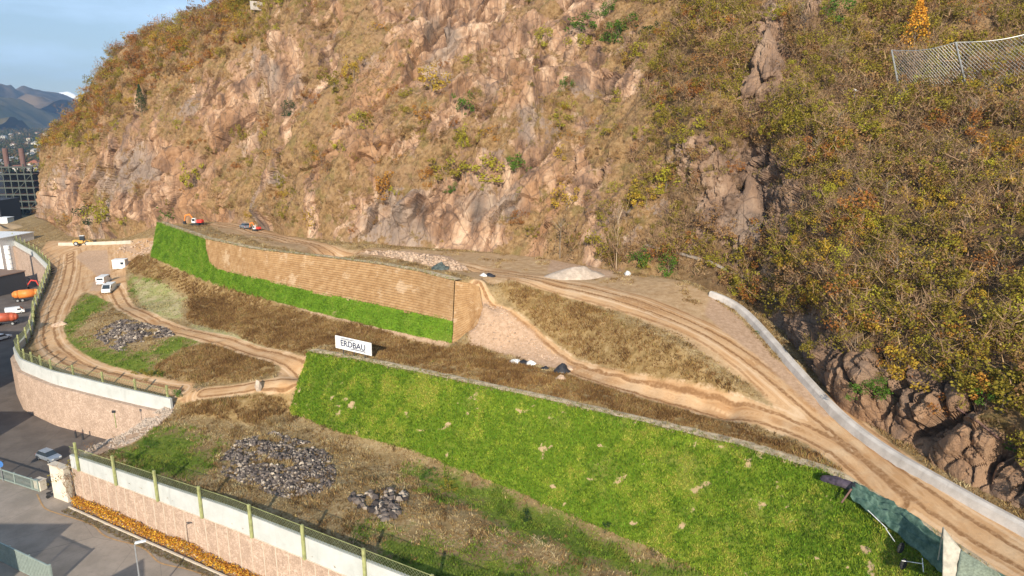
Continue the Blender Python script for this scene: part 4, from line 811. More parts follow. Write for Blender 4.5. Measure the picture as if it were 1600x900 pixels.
i, q = gpick(150000, np.where(~bare & (zb < .3), .5 + .5 * (gn > 0), 0) * np.where(gc[:, 1] < 115, 2.2, np.where(gc[:, 1] < 170, 1, .25)), 22)
gr_ = (zg_[i] + gn[i] * 5 + 2.5 * fbm(q, .9, 2, 171) > -.9 + R.normal(size=len(i)) * .8); cl_ = fbm(q, 1.6, 3, 172) * 1.6 + R.normal(size=len(i)) * .35
tg_ = np.array([(.08, .13, .014), (.13, .20, .02), (.18, .25, .03), (.25, .26, .045)]); tb_ = np.array([(.14, .085, .035), (.25, .15, .06), (.34, .22, .09), (.44, .31, .15), (.50, .40, .23)])
tc_ = np.where(gr_[:, None], tg_[np.clip((cl_ + 1) * 2, 0, 3).astype(int)], tb_[np.clip((cl_ + 1) * 2.5, 0, 4).astype(int)])
stuff_grass('meadow_grass', 'rough brown and green meadow grass behind the stone wall', [tufts(q, .22 + .22 * (fbm(q, 1.5, 2, 170) > .1), .06, np.where((zl[i] > .2)[:, None], np.array([.42, .36, .18]) * (.7 + .5 * R.random((len(i), 1))), tc_), 2, 4)])
def face_pick(fl, q, n_, seed):
    g_ = np.random.default_rng(seed); f = fl[q]; a_ = np.linalg.norm(np.cross(f[:, 2] - f[:, 0], f[:, 3] - f[:, 1]), axis=1); i = g_.choice(len(q), n_, p=a_ / a_.sum()); a, b = g_.random((2, n_, 1)); f = f[i]
    return f[:, 0] * (1 - a) * (1 - b) + f[:, 1] * a * (1 - b) + f[:, 2] * a * b + f[:, 3] * (1 - a) * b
q = face_pick(fl2, q2, 60000, 3); nn_ = fbm(q, 1.5, 3, 150) + .6 * fbm(q, 6, 2, 151); bp_ = fbm(q * [1, 1, 1.6], 1.3, 4, 155); kk = (bp_ < .38 + .09 * R.normal(size=len(q))); q = q[kk]; nn_ = nn_[kk]
tc_ = np.array([(.105, .195, .012), (.15, .255, .017), (.085, .155, .011), (.24, .325, .026), (.36, .35, .06)])[np.clip(((nn_ + .5) * 3 + R.random(len(q)) * 2).astype(int), 0, 4)]
s1 = tufts(q, .30, .055, tc_, 4, 4)
ce = []
for L_, w_ in ((resample(LT, .06), .5), (resample(DT, .08), .35)):
    e_ = L_ + R.normal(size=L_.shape) * [w_, w_, .04]; ce.append(e_[R.random(len(e_)) > .35])
s3 = tufts(np.vstack(ce), .34, .05, [(.30, .24, .11), (.20, .19, .05), (.42, .33, .18), (.16, .19, .03), (.26, .17, .08)], 12, 4)
fa_ = V1.shape[0] * V1.shape[1]; ia = np.arange(fa_).reshape(V1.shape[:2]); qa = np.stack([ia[:-1, :-1], ia[:-1, 1:], ia[1:, 1:], ia[1:, :-1]], -1).reshape(-1, 4)
q = face_pick(fl1, qa, 90000, 5); jit = np.c_[q[:, :2], q[:, 2] + R.normal(size=len(q)) * .28 + .25 * fbm(q, 1.2, 2, 181)]; q = q[green(jit)]; s2 = tufts(q, .24, .055, np.array([(.10, .19, .015), (.14, .25, .02), (.18, .30, .028), (.24, .32, .04)])[np.clip((fbm(q, 1.4, 3, 182) + .6) * 3 + R.normal(size=len(q)) * .5, 0, 3).astype(int)], 6, 3)
stuff_grass('embankment_grass', 'fresh green grass growing on the embankment faces', [s1, s2, s3])
wi = ar * ok * np.clip(1.05 - frk * 1.3, .03, 1); i, q = pick(60000, wi, 31)
tb = np.array([(.31, .20, .12), (.22, .14, .085), (.38, .27, .18), (.20, .155, .06), (.15, .095, .055), (.29, .16, .085)]); tb = tb[R.integers(0, 6, len(i))] * (1 - .35 * right[i])[:, None]
stuff_grass('slope_grass', 'dry grass and low dead undergrowth on the rocky slope', [tufts(q, .6, .06, tb, 7, 4, .45)])
print('grass', time.time() - T0)

# ------------------------------------------------------------ objects
C_ = lambda n_, c, r=.5, m=0, v=.12: plain(n_, c, r, m, .4, v, 2)
M_white = C_('white_paint', (.78, .78, .76)); M_silver = C_('silver_paint', (.33, .37, .42), .3, .5); M_glass = C_('dark_glass', (.03, .04, .05), .12); M_rub = C_('rubber', (.025, .025, .025), .85); M_steel = C_('galvanised_steel', (.45, .47, .48), .4, .6)
M_red = C_('red_paint', (.62, .05, .035)); M_or = C_('orange_paint', (.72, .22, .04)); M_yel2 = C_('yellow_machine_paint', (.62, .36, .08)); M_blue = C_('blue_paint', (.05, .16, .42)); M_lampw = C_('lamp_lens', (.8, .8, .75), .2); M_lampr = C_('tail_lens', (.45, .02, .02), .2); M_ink = C_('dark_blue_lettering', (.045, .055, .10), .7)
M_ggate = C_('grey_green_slats', (.30, .36, .32), .5, .2); M_cream = conc_mat('cream_plaster', (.62, .54, .42), (.72, .65, .54)); M_brroof = C_('brown_roof', (.24, .155, .11), .9); M_dkw = C_('dark_cladding_and_shade', (.045, .048, .055), .8); M_rust = C_('rusty_primer', (.15, .085, .07), .8)  # the dark cladding colour also stands in for shaded interiors
M_stone_g = NB('rubble_stone', .95, .1); M_stone_g = M_stone_g.done(M_stone_g.ramp(M_stone_g.t.nodes.new('ShaderNodeNewGeometry').outputs['Random Per Island'], (0, (.04, .034, .032)), (.45, (.11, .09, .08)), (.8, (.21, .17, .14)), (1, (.48, .40, .31))))
def wheel(p, x, y, r, w):
    t = MB().bar((x, y - w / 2, r), (x, y + w / 2, r), r, n=14).build('wheel', M_rub, p); MB().bar((x, y - w / 2 - .01, r), (x, y + w / 2 + .01, r), r * .58, n=12).build('rim', M_steel, t)
def car(name, label, loc, rz, paint, L=4.2, Wd=1.75, H=1.5, van=False, group=None):
    t = thing(name, label, 'van' if van else 'car', loc, rz, group); h = L / 2
    if van: prof = [(-h, .35), (h, .35), (h, .95), (h - .35, 1.15), (h - 1.05, H), (-h + .08, H), (-h, H - .12)]
    else: prof = [(-h, .32), (h, .32), (h, .72), (h - .15, .86), (h - 1.05, .98), (-h + .1, 1.02), (-h, .8)]
    MB().prism(prof, -Wd / 2, Wd / 2).build('body', paint, t, .08)
    if van:
        MB().quad((h - .33, -Wd / 2 + .14, 1.2), (h - .33, Wd / 2 - .14, 1.2), (h - .98, Wd / 2 - .2, H - .03), (h - .98, -Wd / 2 + .2, H - .03)).build('windscreen', M_glass, t).location = (.03, 0, .03)
        for s_ in (-1, 1): MB().box((h - 1.25, s_ * (Wd / 2 + .005), H - .55), (.9, .02, .5)).build('side_window', M_glass, t)
        MB().box((-h - .005, 0, H - .5), (.02, Wd * .75, .45)).build('rear_window', M_glass, t)
    else:
        cab = MB(); z0_, z1_ = .98, H; y = Wd / 2 - .06; yt = Wd / 2 - .25; a0, a1, b0, b1 = h - 1.05, -h + .15, h - 1.8, -h + .7
        cab.v = [(a0, -y, z0_), (a0, y, z0_), (a1, y, z0_), (a1, -y, z0_), (b0, -yt, z1_), (b0, yt, z1_), (b1, yt, z1_), (b1, -yt, z1_)]; cab.f = [(0, 1, 5, 4), (1, 2, 6, 5), (2, 3, 7, 6), (3, 0, 4, 7)]; cab.build('window', M_glass, t)
        MB().box(((b0 + b1) / 2, 0, H + .02), (b0 - b1 + .08, yt * 2 + .06, .06)).build('roof', paint, t, .02)
    for x in (-h + .75, h - .8):
        for s_ in (-1, 1): wheel(t, x, s_ * (Wd / 2 - .08), .33, .22)
    for s_ in (-1, 1): MB().box((h, s_ * (Wd / 2 - .28), .7), (.08, .34, .16)).build('headlight', M_lampw, t); MB().box((-h, s_ * (Wd / 2 - .15), .85), (.06, .18, .22)).build('tail_light', M_lampr, t)
    return t
car('parked_car', 'silver blue hatchback parked beside the vine covered pier', P(77, 718, -.1), -.45, M_silver)
car('parked_van', 'white van with its nose away, farther of the two beside the gravel road', at(163, 443), 1.75, M_white, 5.2, 2.0, 2.2, True, 'white vans on the dirt')
car('parked_van', 'white van with dark windscreen, nearer of the two beside the gravel road', at(171, 456), -1.35, M_white, 5.0, 2.0, 2.1, True, 'white vans on the dirt')
def excavator(label, loc, rz, paint, arm, s_=1.0, reach=1):
    t = thing('excavator', label, 'excavator', loc, rz); t.scale = (s_,) * 3
    for y in (-1, 1): MB().prism([(-1.9, .25), (-1.6, 0), (1.6, 0), (1.9, .25), (1.9, .6), (1.6, .85), (-1.6, .85), (-1.9, .6)], y * 1.2 - .28, y * 1.2 + .28).build('crawler_track', M_rub, t, .04)
    MB().box((0, 0, .7), (1.6, 1.9, .5)).build('undercarriage', M_dkm, t)
    MB().prism([(-2.3, 1.05), (1.3, 1.05), (1.3, 1.5), (-.2, 2.2), (-2.1, 2.3), (-2.4, 1.8)], -1.25, .35).build('body', paint, t, .08)
    c = MB().prism([(-.2, 1.05), (1.35, 1.05), (1.45, 1.9), (1.1, 2.9), (-.2, 2.95)], .38, 1.3).build('cab', M_white, t, .05)
    MB().box((.5, 1.31, 2.2), (1.2, .04, 1.0)).build('window', M_glass, c); MB().box((1.42, .84, 2.1), (.04, .75, 1.1), ry=-.15).build('window', M_glass, c)
    MB().prism([(1.0, 1.5), (1.3, 1.3), (3.3, 3.9), (5.2, 3.5), (5.3, 3.9), (3.2, 4.5)], -.55, -.15).build('boom', arm, t, .04)
    MB().prism([(4.9, 4.1), (5.5, 3.9), (6.1, 1.3), (5.8, 1.3)], -.5, -.2).build('arm', arm, t, .04)
    MB().prism([(5.6, 1.5), (6.3, 1.4), (6.5, .6), (5.9, .1), (5.2, .4), (5.6, .7)], -.85, .15).build('bucket', M_dkm, t, .03)
    return t
excavator('red excavator with orange arm on the high pad behind the green strip', at(308, 352) , 2.9, M_red, M_or, .72)
excavator('red and white excavator by the upper track near the cliff foot', at(401, 361), 2.6, M_red, M_or, .5)
def loader(label, loc, rz, paint):
    t = thing('wheel_loader', label, 'loader', loc, rz); MB().prism([(-2.8, .8), (.2, .8), (.4, 1.7), (-2.6, 2.0), (-2.9, 1.5)], -1.1, 1.1).build('body', paint, t, .08); c = MB().box((.0, 0, 2.4), (1.5, 1.5, 1.7), taper=.85).build('cab', M_glass, t, .05); MB().box((0, 0, 3.28), (1.5, 1.5, .1)).build('cab_roof', M_white, c)
    MB().prism([(.4, .8), (2.3, .8), (2.3, 1.4), (.4, 1.6)], -.6, .6).build('front_frame', paint, t, .05)
    for y in (-.7, .7): MB().bar((1.6, y, 1.5), (3.6, y, .6), .13).build('lift_arm', paint, t)
    MB().prism([(3.4, .1), (4.5, .1), (3.9, .4), (3.7, 1.3), (3.4, 1.3)], -1.4, 1.4).build('bucket', M_dkm, t)
    for x in (-1.8, 1.5):
        for y in (-1, 1): wheel(t, x, y * 1.1, .75, .5)
    return t
loader('yellow wheel loader standing on the dirt at the foot of the far cliff', at(130, 383), .3, M_yel2)
car('parked_car', 'small blue-grey car beside the upper track near the excavators', at(383, 357), 2.3, M_silver, 4.0, 1.7, 1.5)
# container
p = at(189, 419); t = thing('site_container', 'small white site container beside the pale gravel road', 'container', p, .15); MB().box((0, 0, 1.3), (3.4, 2.6, 2.5)).build('body', M_white, t, .04); MB().box((-.5, -1.32, 1.1), (.9, .04, 1.9)).build('door', C_('container_door_grey', (.55, .56, .56)), t); MB().box((.9, -1.32, 1.6), (.8, .04, .7)).build('window', M_glass, t); MB().box((0, 0, 2.6), (3.5, 2.7, .1)).build('roof', M_white, t)
# advertising sign
a, b = P(525, 543, 16.25), P(581, 556, 16.1); wd = np.linalg.norm(b - a); ang = math.atan2(b[1] - a[1], b[0] - a[0])
t = thing('billboard', 'white billboard reading ERDBAU on the crest of the green embankment', 'sign', (a + b) / 2 - [0, 0, 0], ang)
MB().box((0, 0, 1.08), (wd, .12, 2.16), ry=(a[2] - b[2]) / wd).build('panel', M_white, t); tilt = (a[2] - b[2]) / wd
cu = bpy.data.curves.new('lettering', 'FONT'); cu.body = 'ERDBAU'; cu.size = 1.42; cu.extrude = .015; cu.offset = .034; cu.align_x = 'CENTER'; to = bpy.data.objects.new('tmp', cu); COL.objects.link(to)
bpy.context.view_layer.update(); me = bpy.data.meshes.new_from_object(to.evaluated_get(bpy.context.evaluated_depsgraph_get())); bpy.data.objects.remove(to); me.materials.clear(); me.materials.append(M_ink)
wx = max(v.co.x for v in me.vertices) - min(v.co.x for v in me.vertices); lo = link('lettering', me, t); lo.location = (-.05, -.08, .62); lo.rotation_euler = (math.pi / 2, tilt, 0); lo.scale = (5.35 / wx, 1, 1)
MB().box((-1.1, -.075, 1.92), (3.2, .02, .12), ry=tilt).box((-1.35, -.075, 1.76), (2.6, .02, .05), ry=tilt).build('upper_stripe', M_ink, t); MB().box((1.05, -.075, .34), (3.2, .02, .11), ry=tilt).box((1.2, -.075, .46), (2.8, .02, .05), ry=tilt).build('lower_stripe', M_ink, t)
for x in (-wd * .3, 0, wd * .3): MB().bar((x, .1, -1.3), (x, .1, 1.9), .09).build('leg', M_dkm, t)
# street lamp
X, Y = -41.0, 65.8
t = thing('street_lamp', 'slim pale street lamp on the road in front of the stone wall', 'street lamp', (X, Y, -.05)); MB().bar((0, 0, 0), (0, 0, 8.0), .11, .07, 8).build('pole', M_steel, t); MB().bar((0, 0, 0), (0, 0, .5), .16, n=8).build('base', M_steel, t); MB().bar((0, 0, 7.95), (.9, .35, 8.15), .05).build('arm', M_steel, t); h_ = MB().box((.55, .2, 8.2), (1.1, .34, .14), .37).build('lamp_head', M_white, t, .03)
# slatted gate lower left
def slat_fence(name, label, a, b, hgt, gap, mat, cat='gate', slw=.12):
    a, b = np.array(a), np.array(b); L = np.linalg.norm(b - a); t = thing(name, label, cat, a, math.atan2(b[1] - a[1], b[0] - a[0]))
    m = MB(); x = .1
    while x < L: m.box((x, 0, hgt / 2), (slw, .06, hgt - .15)); x += gap
    m.build('slats', mat, t); MB().box((L / 2, 0, hgt - .06), (L, .14, .14)).box((L / 2, 0, .25), (L, .12, .12)).build('rail', mat, t)
    for k in range(int(L / 4) + 1): MB().box((min(L, k * 4.0 + (L % 4) / 2 if k else 0), .1, hgt / 2), (.2, .2, hgt + .1)).build('post', mat, t)
    MB().box((L, .1, hgt / 2), (.2, .2, hgt + .15)).build('post', mat, t); return t
slat_fence('slatted_gate', 'grey-green slatted steel gate in the shade by the road', P(0, 847, 2.9) - [2, -1, 2.95], P(76, 883, 2.9) - [0, 0, 2.95], 2.9, .32, M_ggate, slw=.2)
slat_fence('sliding_gate', 'long light grey barred gate between the yard and the road', P(-60, 729, 0) - [0, 0, .1], P(60, 768, 0) - [0, 0, .1], 1.9, .28, M_ggate, slw=.05)
# pier, block, scooter, blue sign, bollards
t = thing('gate_pier', 'cream plastered gate pier overgrown with a vine at the wall end', 'pier', (-64.6, 88.9, -.1), -.45); MB().box((0, 0, 2.6), (3.3, .9, 5.2)).build('body', M_cream, t, .03); MB().box((0, 0, 5.28), (3.5, 1.1, .16)).build('coping', M_conc, t, .02)
t = thing('concrete_block', 'small pale concrete block at the end of the barred gate', 'block', P(64, 764, -.05), -.4); MB().box((0, 0, .75), (1.5, 1.0, 1.5)).build('body', M_cream, t, .04); MB().box((0, 0, 1.55), (1.6, 1.1, .12)).build('cap', M_conc, t)
t = thing('scooter', 'dark parked scooter in front of the cream gate pier', 'scooter', P(83, 776, -.05), .9)
for x in (-.6, .6): MB().bar((x, -.06, .28), (x, .06, .28), .28, n=14).build('wheel', M_rub, t)
MB().prism([(-.7, .45), (.0, .35), (.35, .35), (.55, .9), (.45, .95), (.2, .5), (-.1, .5), (-.15, .75), (-.75, .8)], -.17, .17).build('body', M_dkm, t, .04); MB().box((-.4, 0, .86), (.7, .26, .1)).build('seat', M_rub, t, .03); MB().bar((.5, -.3, 1.05), (.5, .3, 1.05), .03).build('handlebar', M_steel, t)
t = thing('road_sign', 'round blue road sign on a post beside the barred gate', 'sign', P(5, 752, -.05)); MB().bar((0, 0, 0), (0, 0, 3.2), .05).build('pole', M_steel, t); MB().bar((0, -.06, 2.9), (0, -.1, 2.9), .55, n=20).build('disc', M_blue, t)
for u, v, w_ in ((119, 684, 'left'), (130, 687, 'right')):
    q = P(u, v, -.1); t = thing('bollard', f'short dark bollard at the curved wall footing, {w_} one of the pair', 'bollard', q, 0, 'bollards at the wall footing'); MB().bar((0, 0, 0), (0, 0, 1.3), .18, .15, 10).build('post', M_dkm, t); MB().bar((0, 0, 1.3), (0, 0, 1.42), .2, .1, 10).build('cap', M_rust, t)
p = at(196, 668); t = thing('floodlight_pole', 'small floodlight on a thin pole above the grey rubble ramp', 'lamp', (p[0] - 1.6, p[1] + .3, p[2] - .2)); MB().bar((0, 0, 0), (0, 0, 2.6), .07).build('pole', M_post, t); MB().box((0, -.1, 2.7), (.5, .25, .35)).build('lamp_head', M_dkm, t)
# leaning fence and barrier at the far dirt area
Lb = np.array([at(u, v) for u, v in ((92, 383), (120, 383), (150, 382), (180, 381), (205, 380))]); Lb = resample(Lb, 2.5); m_ = strip(Lb, [(-.3, -.2), (-.12, .9), (.12, .9), (.3, -.2)]); tag(m_.build('concrete_barrier', M_conc), 'row of pale concrete barrier at the foot of the far cliff', 'barrier')
# ------------------------------------------------------------ rubble, boulders, debris
ph = (1 + 5 ** .5) / 2; ICO = np.array([(-1, ph, 0), (1, ph, 0), (-1, -ph, 0), (1, -ph, 0), (0, -1, ph), (0, 1, ph), (0, -1, -ph), (0, 1, -ph), (ph, 0, -1), (ph, 0, 1), (-ph, 0, -1), (-ph, 0, 1)]) / 1.9
ICF = np.array([(0, 11, 5), (0, 5, 1), (0, 1, 7), (0, 7, 10), (0, 10, 11), (1, 5, 9), (5, 11, 4), (11, 10, 2), (10, 7, 6), (7, 1, 8), (3, 9, 4), (3, 4, 2), (3, 2, 6), (3, 6, 8), (3, 8, 9), (4, 9, 5), (2, 4, 11), (6, 2, 10), (8, 6, 7), (9, 8, 1)])
def stones(name, label, C, sizes, mat, cat, seed, stuff=True):
    g_ = np.random.default_rng(seed); n_ = len(C); V = ICO[None] * (1 + g_.uniform(-.3, .3, (n_, 12, 3))) * np.asarray(sizes)[:, None, None] * .5 * g_.uniform(.6, 1.3, (n_, 1, 3)); a = g_.uniform(0, 6.28, n_); c, s_ = np.cos(a)[:, None], np.sin(a)[:, None]
    V = np.stack([V[..., 0] * c - V[..., 1] * s_, V[..., 0] * s_ + V[..., 1] * c, V[..., 2]], 2) + np.asarray(C)[:, None]; Fi = (ICF[None] + 12 * np.arange(n_)[:, None, None]).reshape(-1, 3)
    return tag(link(name, npmesh(name, V.reshape(-1, 3), Fi, [mat])), label, cat, kind='stuff' if stuff else None)
def pile(name, label, poly, n_, s0, s1, hgt, seed, mat=None, dens=0):
    L = atl(poly)[:, :2]; g_ = np.random.default_rng(seed); lo_, hi_ = L.min(0), L.max(0); q = lo_ + g_.random((n_ * 4, 2)) * (hi_ - lo_); d = sdf_poly(q, L); nz = fbm(q, 2.2, 2, seed); k = (d > -.2) & (nz > dens + g_.random(len(q)) * .45 - .42); q, d = q[k][:n_], d[k][:n_]
    z = gz(q[:, 0], q[:, 1]) + np.clip(d, 0, 2.5) / 2.5 * hgt * g_.uniform(.2, 1.1, len(q)); stones(name, label, np.c_[q, z], s0 + (s1 - s0) * g_.random(len(q)) ** 1.8, mat or M_stone_g, 'rubble', seed)
pile('rubble_pile', 'big heap of dark grey broken stones on the meadow behind the stone wall', [(345, 718), (372, 690), (430, 676), (490, 695), (523, 720), (520, 760), (470, 782), (425, 772), (350, 742)], 5000, .12, .62, .2, 1, dens=.02)
pile('rubble_pile', 'heap of dark grey broken stones inside the bend of the small dirt track', [(145, 522), (190, 500), (260, 514), (272, 524), (212, 536), (190, 550), (170, 540)], 2400, .15, .7, .2, 2, dens=.04)
pile('rubble_pile', 'small scatter of grey slabs on the meadow right of the big stone heap', [(548, 775), (598, 765), (634, 772), (630, 800), (600, 814), (588, 800), (552, 788)], 380, .15, 1.1, .12, 3, dens=.1)
M_palest = plain('pale_stone', (.42, .30, .21), .95, var=.35, sc=1.5); M_gravel = plain('pale_gravel', (.45, .36, .28), .95, var=.2, sc=1.2)
pile('stone_rubble', 'band of pale stones along the upper edge of the brown embankment', [(560, 396), (640, 396), (700, 404), (735, 424), (700, 422), (620, 404)], 500, .3, 1.1, .3, 4, M_palest)
pile('stone_rubble', 'pale stones scattered on the grey rubble ramp between the two walls', [(272, 628), (262, 652), (205, 692), (150, 708), (125, 714), (140, 700), (200, 675), (240, 645)], 2200, .08, .34, .05, 5, M_gravel)
pile('stone_rubble', 'reddish stones on the bank left of the green strip', [(190, 385), (240, 374), (240, 392), (205, 398), (180, 396)], 300, .3, 1.0, .3, 6, M_palest)
pile('stone_rubble', 'loose stones on the pale wash at the right end of the brown embankment', [(745, 482), (778, 480), (830, 520), (878, 562), (840, 566), (800, 552), (740, 536)], 500, .1, .45, .05, 8, M_palest)
def heap(name, label, p, rx, ry, h, mat, cat, seed, rz=0, n_=26):
    a = np.linspace(0, 2 * np.pi, n_, False); r = np.linspace(0, 1, 12); V = np.array([(math.cos(t) * q * rx, math.sin(t) * q * ry, h * max(0, (1 - q ** 1.25)) - (.3 if q == 1 else 0)) for q in r for t in a]); V += fbm(V + seed * 9, max(rx, ry) * .4, 3, seed)[:, None] * np.array([.14 * rx, .14 * ry, .22 * h])
    i = np.arange(12 * n_).reshape(12, n_); q = np.stack([i[:-1], np.roll(i[:-1], -1, 1), np.roll(i[1:], -1, 1), i[1:]], -1).reshape(-1, 4); o = link(name, npmesh(name, V, q[:, ::-1], [mat], smooth=True)); o.location = tuple(float(c) for c in p); o.rotation_euler = (0, 0, rz); return tag(o, label, cat)
M_tarpd = plain('dark_tarpaulin', (.07, .085, .075), .5, var=.5, sc=2); M_blk = plain('black_plastic', (.025, .025, .028), .4, var=.4, sc=2); M_wht = plain('white_plastic', (.62, .62, .60), .5, var=.4, sc=2)
heap('gravel_heap', 'pale gravel heap beside the upper dirt track below the bare tree', at(898, 433), 6.5, 3.2, 1.9, M_gravel, 'heap', 3, .1)
heap('covered_heap', 'dark grey-green covered heap on the upper edge of the brown embankment', at(688, 420), 2.0, 1.4, 1.2, M_tarpd, 'heap', 4)
heap('debris_heap', 'small dark debris heap beside the upper track right of the covered heap', at(764, 431), 1.3, .7, .6, M_blk, 'heap', 5)
heap('debris_heap', 'small grey debris heap touching the dark one by the upper track', at(755, 431), .8, .6, .5, M_wht, 'heap', 6)
for k, (u, v, mt, rx, h_, lb) in enumerate([(804, 567, M_wht, 1.2, .8, 'crumpled white plastic sheet, leftmost in the row of debris by the lower track'), (818, 568, M_blk, 1.2, .7, 'black plastic bundle beside the crumpled white sheet'), (829, 569, M_wht, 1.0, .6, 'smaller grey-white plastic bundle right of the black one'), (852, 576, M_blk, .8, .4, 'low dark scrap in the middle of the debris row'), (878, 581, M_blk, 1.5, 1.4, 'tallest black plastic heap at the right end of the debris row'), (890, 578, M_palest, .8, .6, 'pale splintered rubble right of the tallest black heap'), (876, 592, M_palest, .9, .7, 'pale stone slab in front of the tallest black heap')]):
    heap('debris', lb, at(u, v), rx, rx * .7, h_, mt, 'debris', 10 + k)
stones('boulder', 'pale boulder standing at the edge of the small dirt track', [at(404, 610) + [0, 0, .5]], [1.9], M_gravel, 'boulder', 30, False)
stones('boulder', 'white stone block at the slope foot right of the gravel heap', [at(981, 430) + [0, 0, .3]], [1.3], M_wht, 'boulder', 31, False)
heap('boulder', 'small flat stone by the perimeter track on the left', at(95, 508), 2.2, .8, .9, M_palest, 'boulder', 32)
# bushes on the lower ground
for u, v, kind, tint, h, w, nm, lab in [(276, 622, 'leafy', 'green', 1.8, 2.0, 'bush', 'small bright green bush at the end of the curved parapet'), (308, 612, 'sparse', 'dark', 1.8, 1.8, 'bush', 'dark thin bush right of the small bright green bush'), (236, 590, 'leafy', 'olive', 1.6, 2.4, 'bush', 'olive bush on the mound above the curved parapet'), (212, 586, 'leafy', 'olive', 1.3, 2.6, 'bush', 'low olive bush left of the olive bush on the mound'), (666, 748, 'leafy', 'green', 1.3, 2.8, 'bush', 'low green bush on the meadow below the green embankment'), (700, 762, 'leafy', 'olive', 1.2, 2.6, 'bush', 'olive weed clump right of the low green meadow bush'), (826, 812, 'leafy', 'dark', 1.2, 2.2, 'bush', 'dark green weed clump at the foot of the green embankment'), (950, 828, 'leafy', 'dark', 1.3, 1.4, 'bush', 'tiny dark bush touching the foot of the green embankment'), (1020, 872, 'sparse', 'dark', 1.6, 1.4, 'bush', 'thin dark weed at the foot of the embankment near the bottom'), (1060, 560, 'leafy', 'brown', .8, 1.6, 'bush', 'low brown weed clump on the slope between the tracks'), (232, 700, 'leafy', 'green', .9, 3, 'bush', 'low green bramble by the grey rubble ramp'), (1245, 500, 'sparse', 'brown', 3, 3, 'bush', 'bare brown shrub behind the barrier bend'), (1188, 522, 'leafy', 'green', .7, 1.2, 'bush', 'tiny green weed beside the barrier')]:
    plant(nm, lab, 'bush', at(u, v) - [0, 0, .1], h, kind, len(lab), tint, w=w)
plant('vine', 'brown and green vine tumbling over the cream gate pier', 'vine', (-62.6, 88.6, 3.0), 4.2, 'sparse', 1, 'olive', w=4.5); plant('vine', 'dry brown creeper hanging on the short wall behind the pier', 'vine', (-59.8, 91.5, 3.6), 4.0, 'twiggy', 2, 'brown', w=4.0); plant('vine', 'dead brown hanging vine on the right edge of the pier', 'vine', (-62.2, 87.2, .6), 4.6, 'twiggy', 1, 'brown', w=2.0)
# orange creeper along the wall and weeds on the kerb
def along(n_, o0, o1, z0_, z1_, seed, s0=0, s1=1):
    g_ = np.random.default_rng(seed); A = resample(np.c_[W1, np.zeros(4)], .5); i = g_.uniform(s0 * (len(A) - 1), s1 * (len(A) - 1), n_); k = i.astype(int).clip(0, len(A) - 2); p = A[k] + (A[k + 1] - A[k]) * (i - k)[:, None]; t = (A[k + 1] - A[k])[:, :2]; t /= np.linalg.norm(t, axis=1)[:, None]
    o_ = g_.uniform(o0, o1, n_); p[:, 0] += t[:, 1] * o_; p[:, 1] -= t[:, 0] * o_; p[:, 2] = g_.uniform(z0_, z1_, n_) ** 1.0; return p, i
q, i_ = along(26000, .1, 1.0, 0, 1, 51); top_ = 1.15 + .5 * fbm(np.c_[q[:, :2], 0 * i_], 2.5, 3, 52); q[:, 2] = .1 + q[:, 2] * top_ * (1.15 - np.hypot(q[:, 0] * 0, 0)); 
V = leaves(q, .19, 53); pal = np.array([(.62, .33, .035), (.50, .22, .03), (.38, .14, .03), (.70, .42, .06), (.28, .10, .03), (.30, .26, .05)]); cc = np.repeat(pal[np.random.default_rng(3).choice(6, len(q), p=[.3, .25, .15, .15, .1, .05])], 4, 0)
tag(link('creeper', npmesh('creeper', V, np.arange(len(V)).reshape(-1, 4), [M_fol], cattrs=dict(tint=cc))), 'orange and yellow autumn creeper along the foot of the stone wall', 'creeper', kind='stuff')
K1 = resample(np.c_[W1, np.zeros(4)], 1.5); kb = strip(K1, [(-1.35, -.2), (-1.12, -.2), (-1.12, .14), (-1.35, .14)]); tag(kb.build('kerb', M_conc), kind='structure')
q, i_ = along(5000, 1.4, 2.4, -.04, -.03, 57); stuff_grass('roadside_weeds', 'brown dry weeds in the gutter along the kerb', [tufts(q, .16, .05, [(.20, .13, .07), (.28, .20, .10), (.15, .14, .05)], 8, 4)])
# ------------------------------------------------------------ netting and tarpaulins at the right end of the crest
def sheet(name, label, T, Bm, mat, cat, parent=None, bulge=.35, wr=.10, n_=110, m_=40, seed=1):
    f = lambda C, k: np.stack([np.interp(np.linspace(0, 1, k), np.linspace(0, 1, len(C)), C[:, j]) for j in range(3)], 1); a, b = f(resample(T, .5), n_), f(resample(Bm, .5), n_); V = np.array([a + (b - a) * h for h in np.linspace(0, 1, m_)]); hh = np.linspace(0, 1, m_)[:, None]
    V[..., 2] += bulge * np.sin(hh * np.pi); w_ = wr * (fbm(V.reshape(-1, 3) * [1, 1, .3], .8, 3, seed) + .6 * fbm(V.reshape(-1, 3) * [2.4, .4, 1], .5, 2, seed + 5)).reshape(m_, n_); fd = wr * .55 * np.sin(hh * 21 + np.arange(n_)[None] * .23 + 3 * fbm(V.reshape(-1, 3), 2.5, 2, seed + 8).reshape(m_, n_)) * np.sin(hh * np.pi); V[..., 2] += w_ * .8 + fd; V[..., 1] -= w_ * .5
    i = np.arange(m_ * n_).reshape(m_, n_); q = np.stack([i[:-1, :-1], i[:-1, 1:], i[1:, 1:], i[1:, :-1]], -1).reshape(-1, 4); o = link(name, npmesh(name, V.reshape(-1, 3), q[:, ::-1], [mat], smooth=True), parent); md = o.modifiers.new('s', 'SOLIDIFY'); md.thickness = .02
    return tag(o, label, cat) if label else o
def net_mat():
    n = NB('green_netting', .7, .3); c = n.mix(n.rng(n.noise(1.2, 6, .7), .35, .65), (.035, .08, .06), (.11, .18, .135)); return n.done(c, n.bump(n.noise(6, 4), .5, .05))
M_net = net_mat(); M_beige = plain('beige_sheet', (.42, .38, .30), .8, var=.2, sc=2); M_gnet = plain('grey_green_mesh', (.20, .23, .17), .8, var=.25, sc=6)
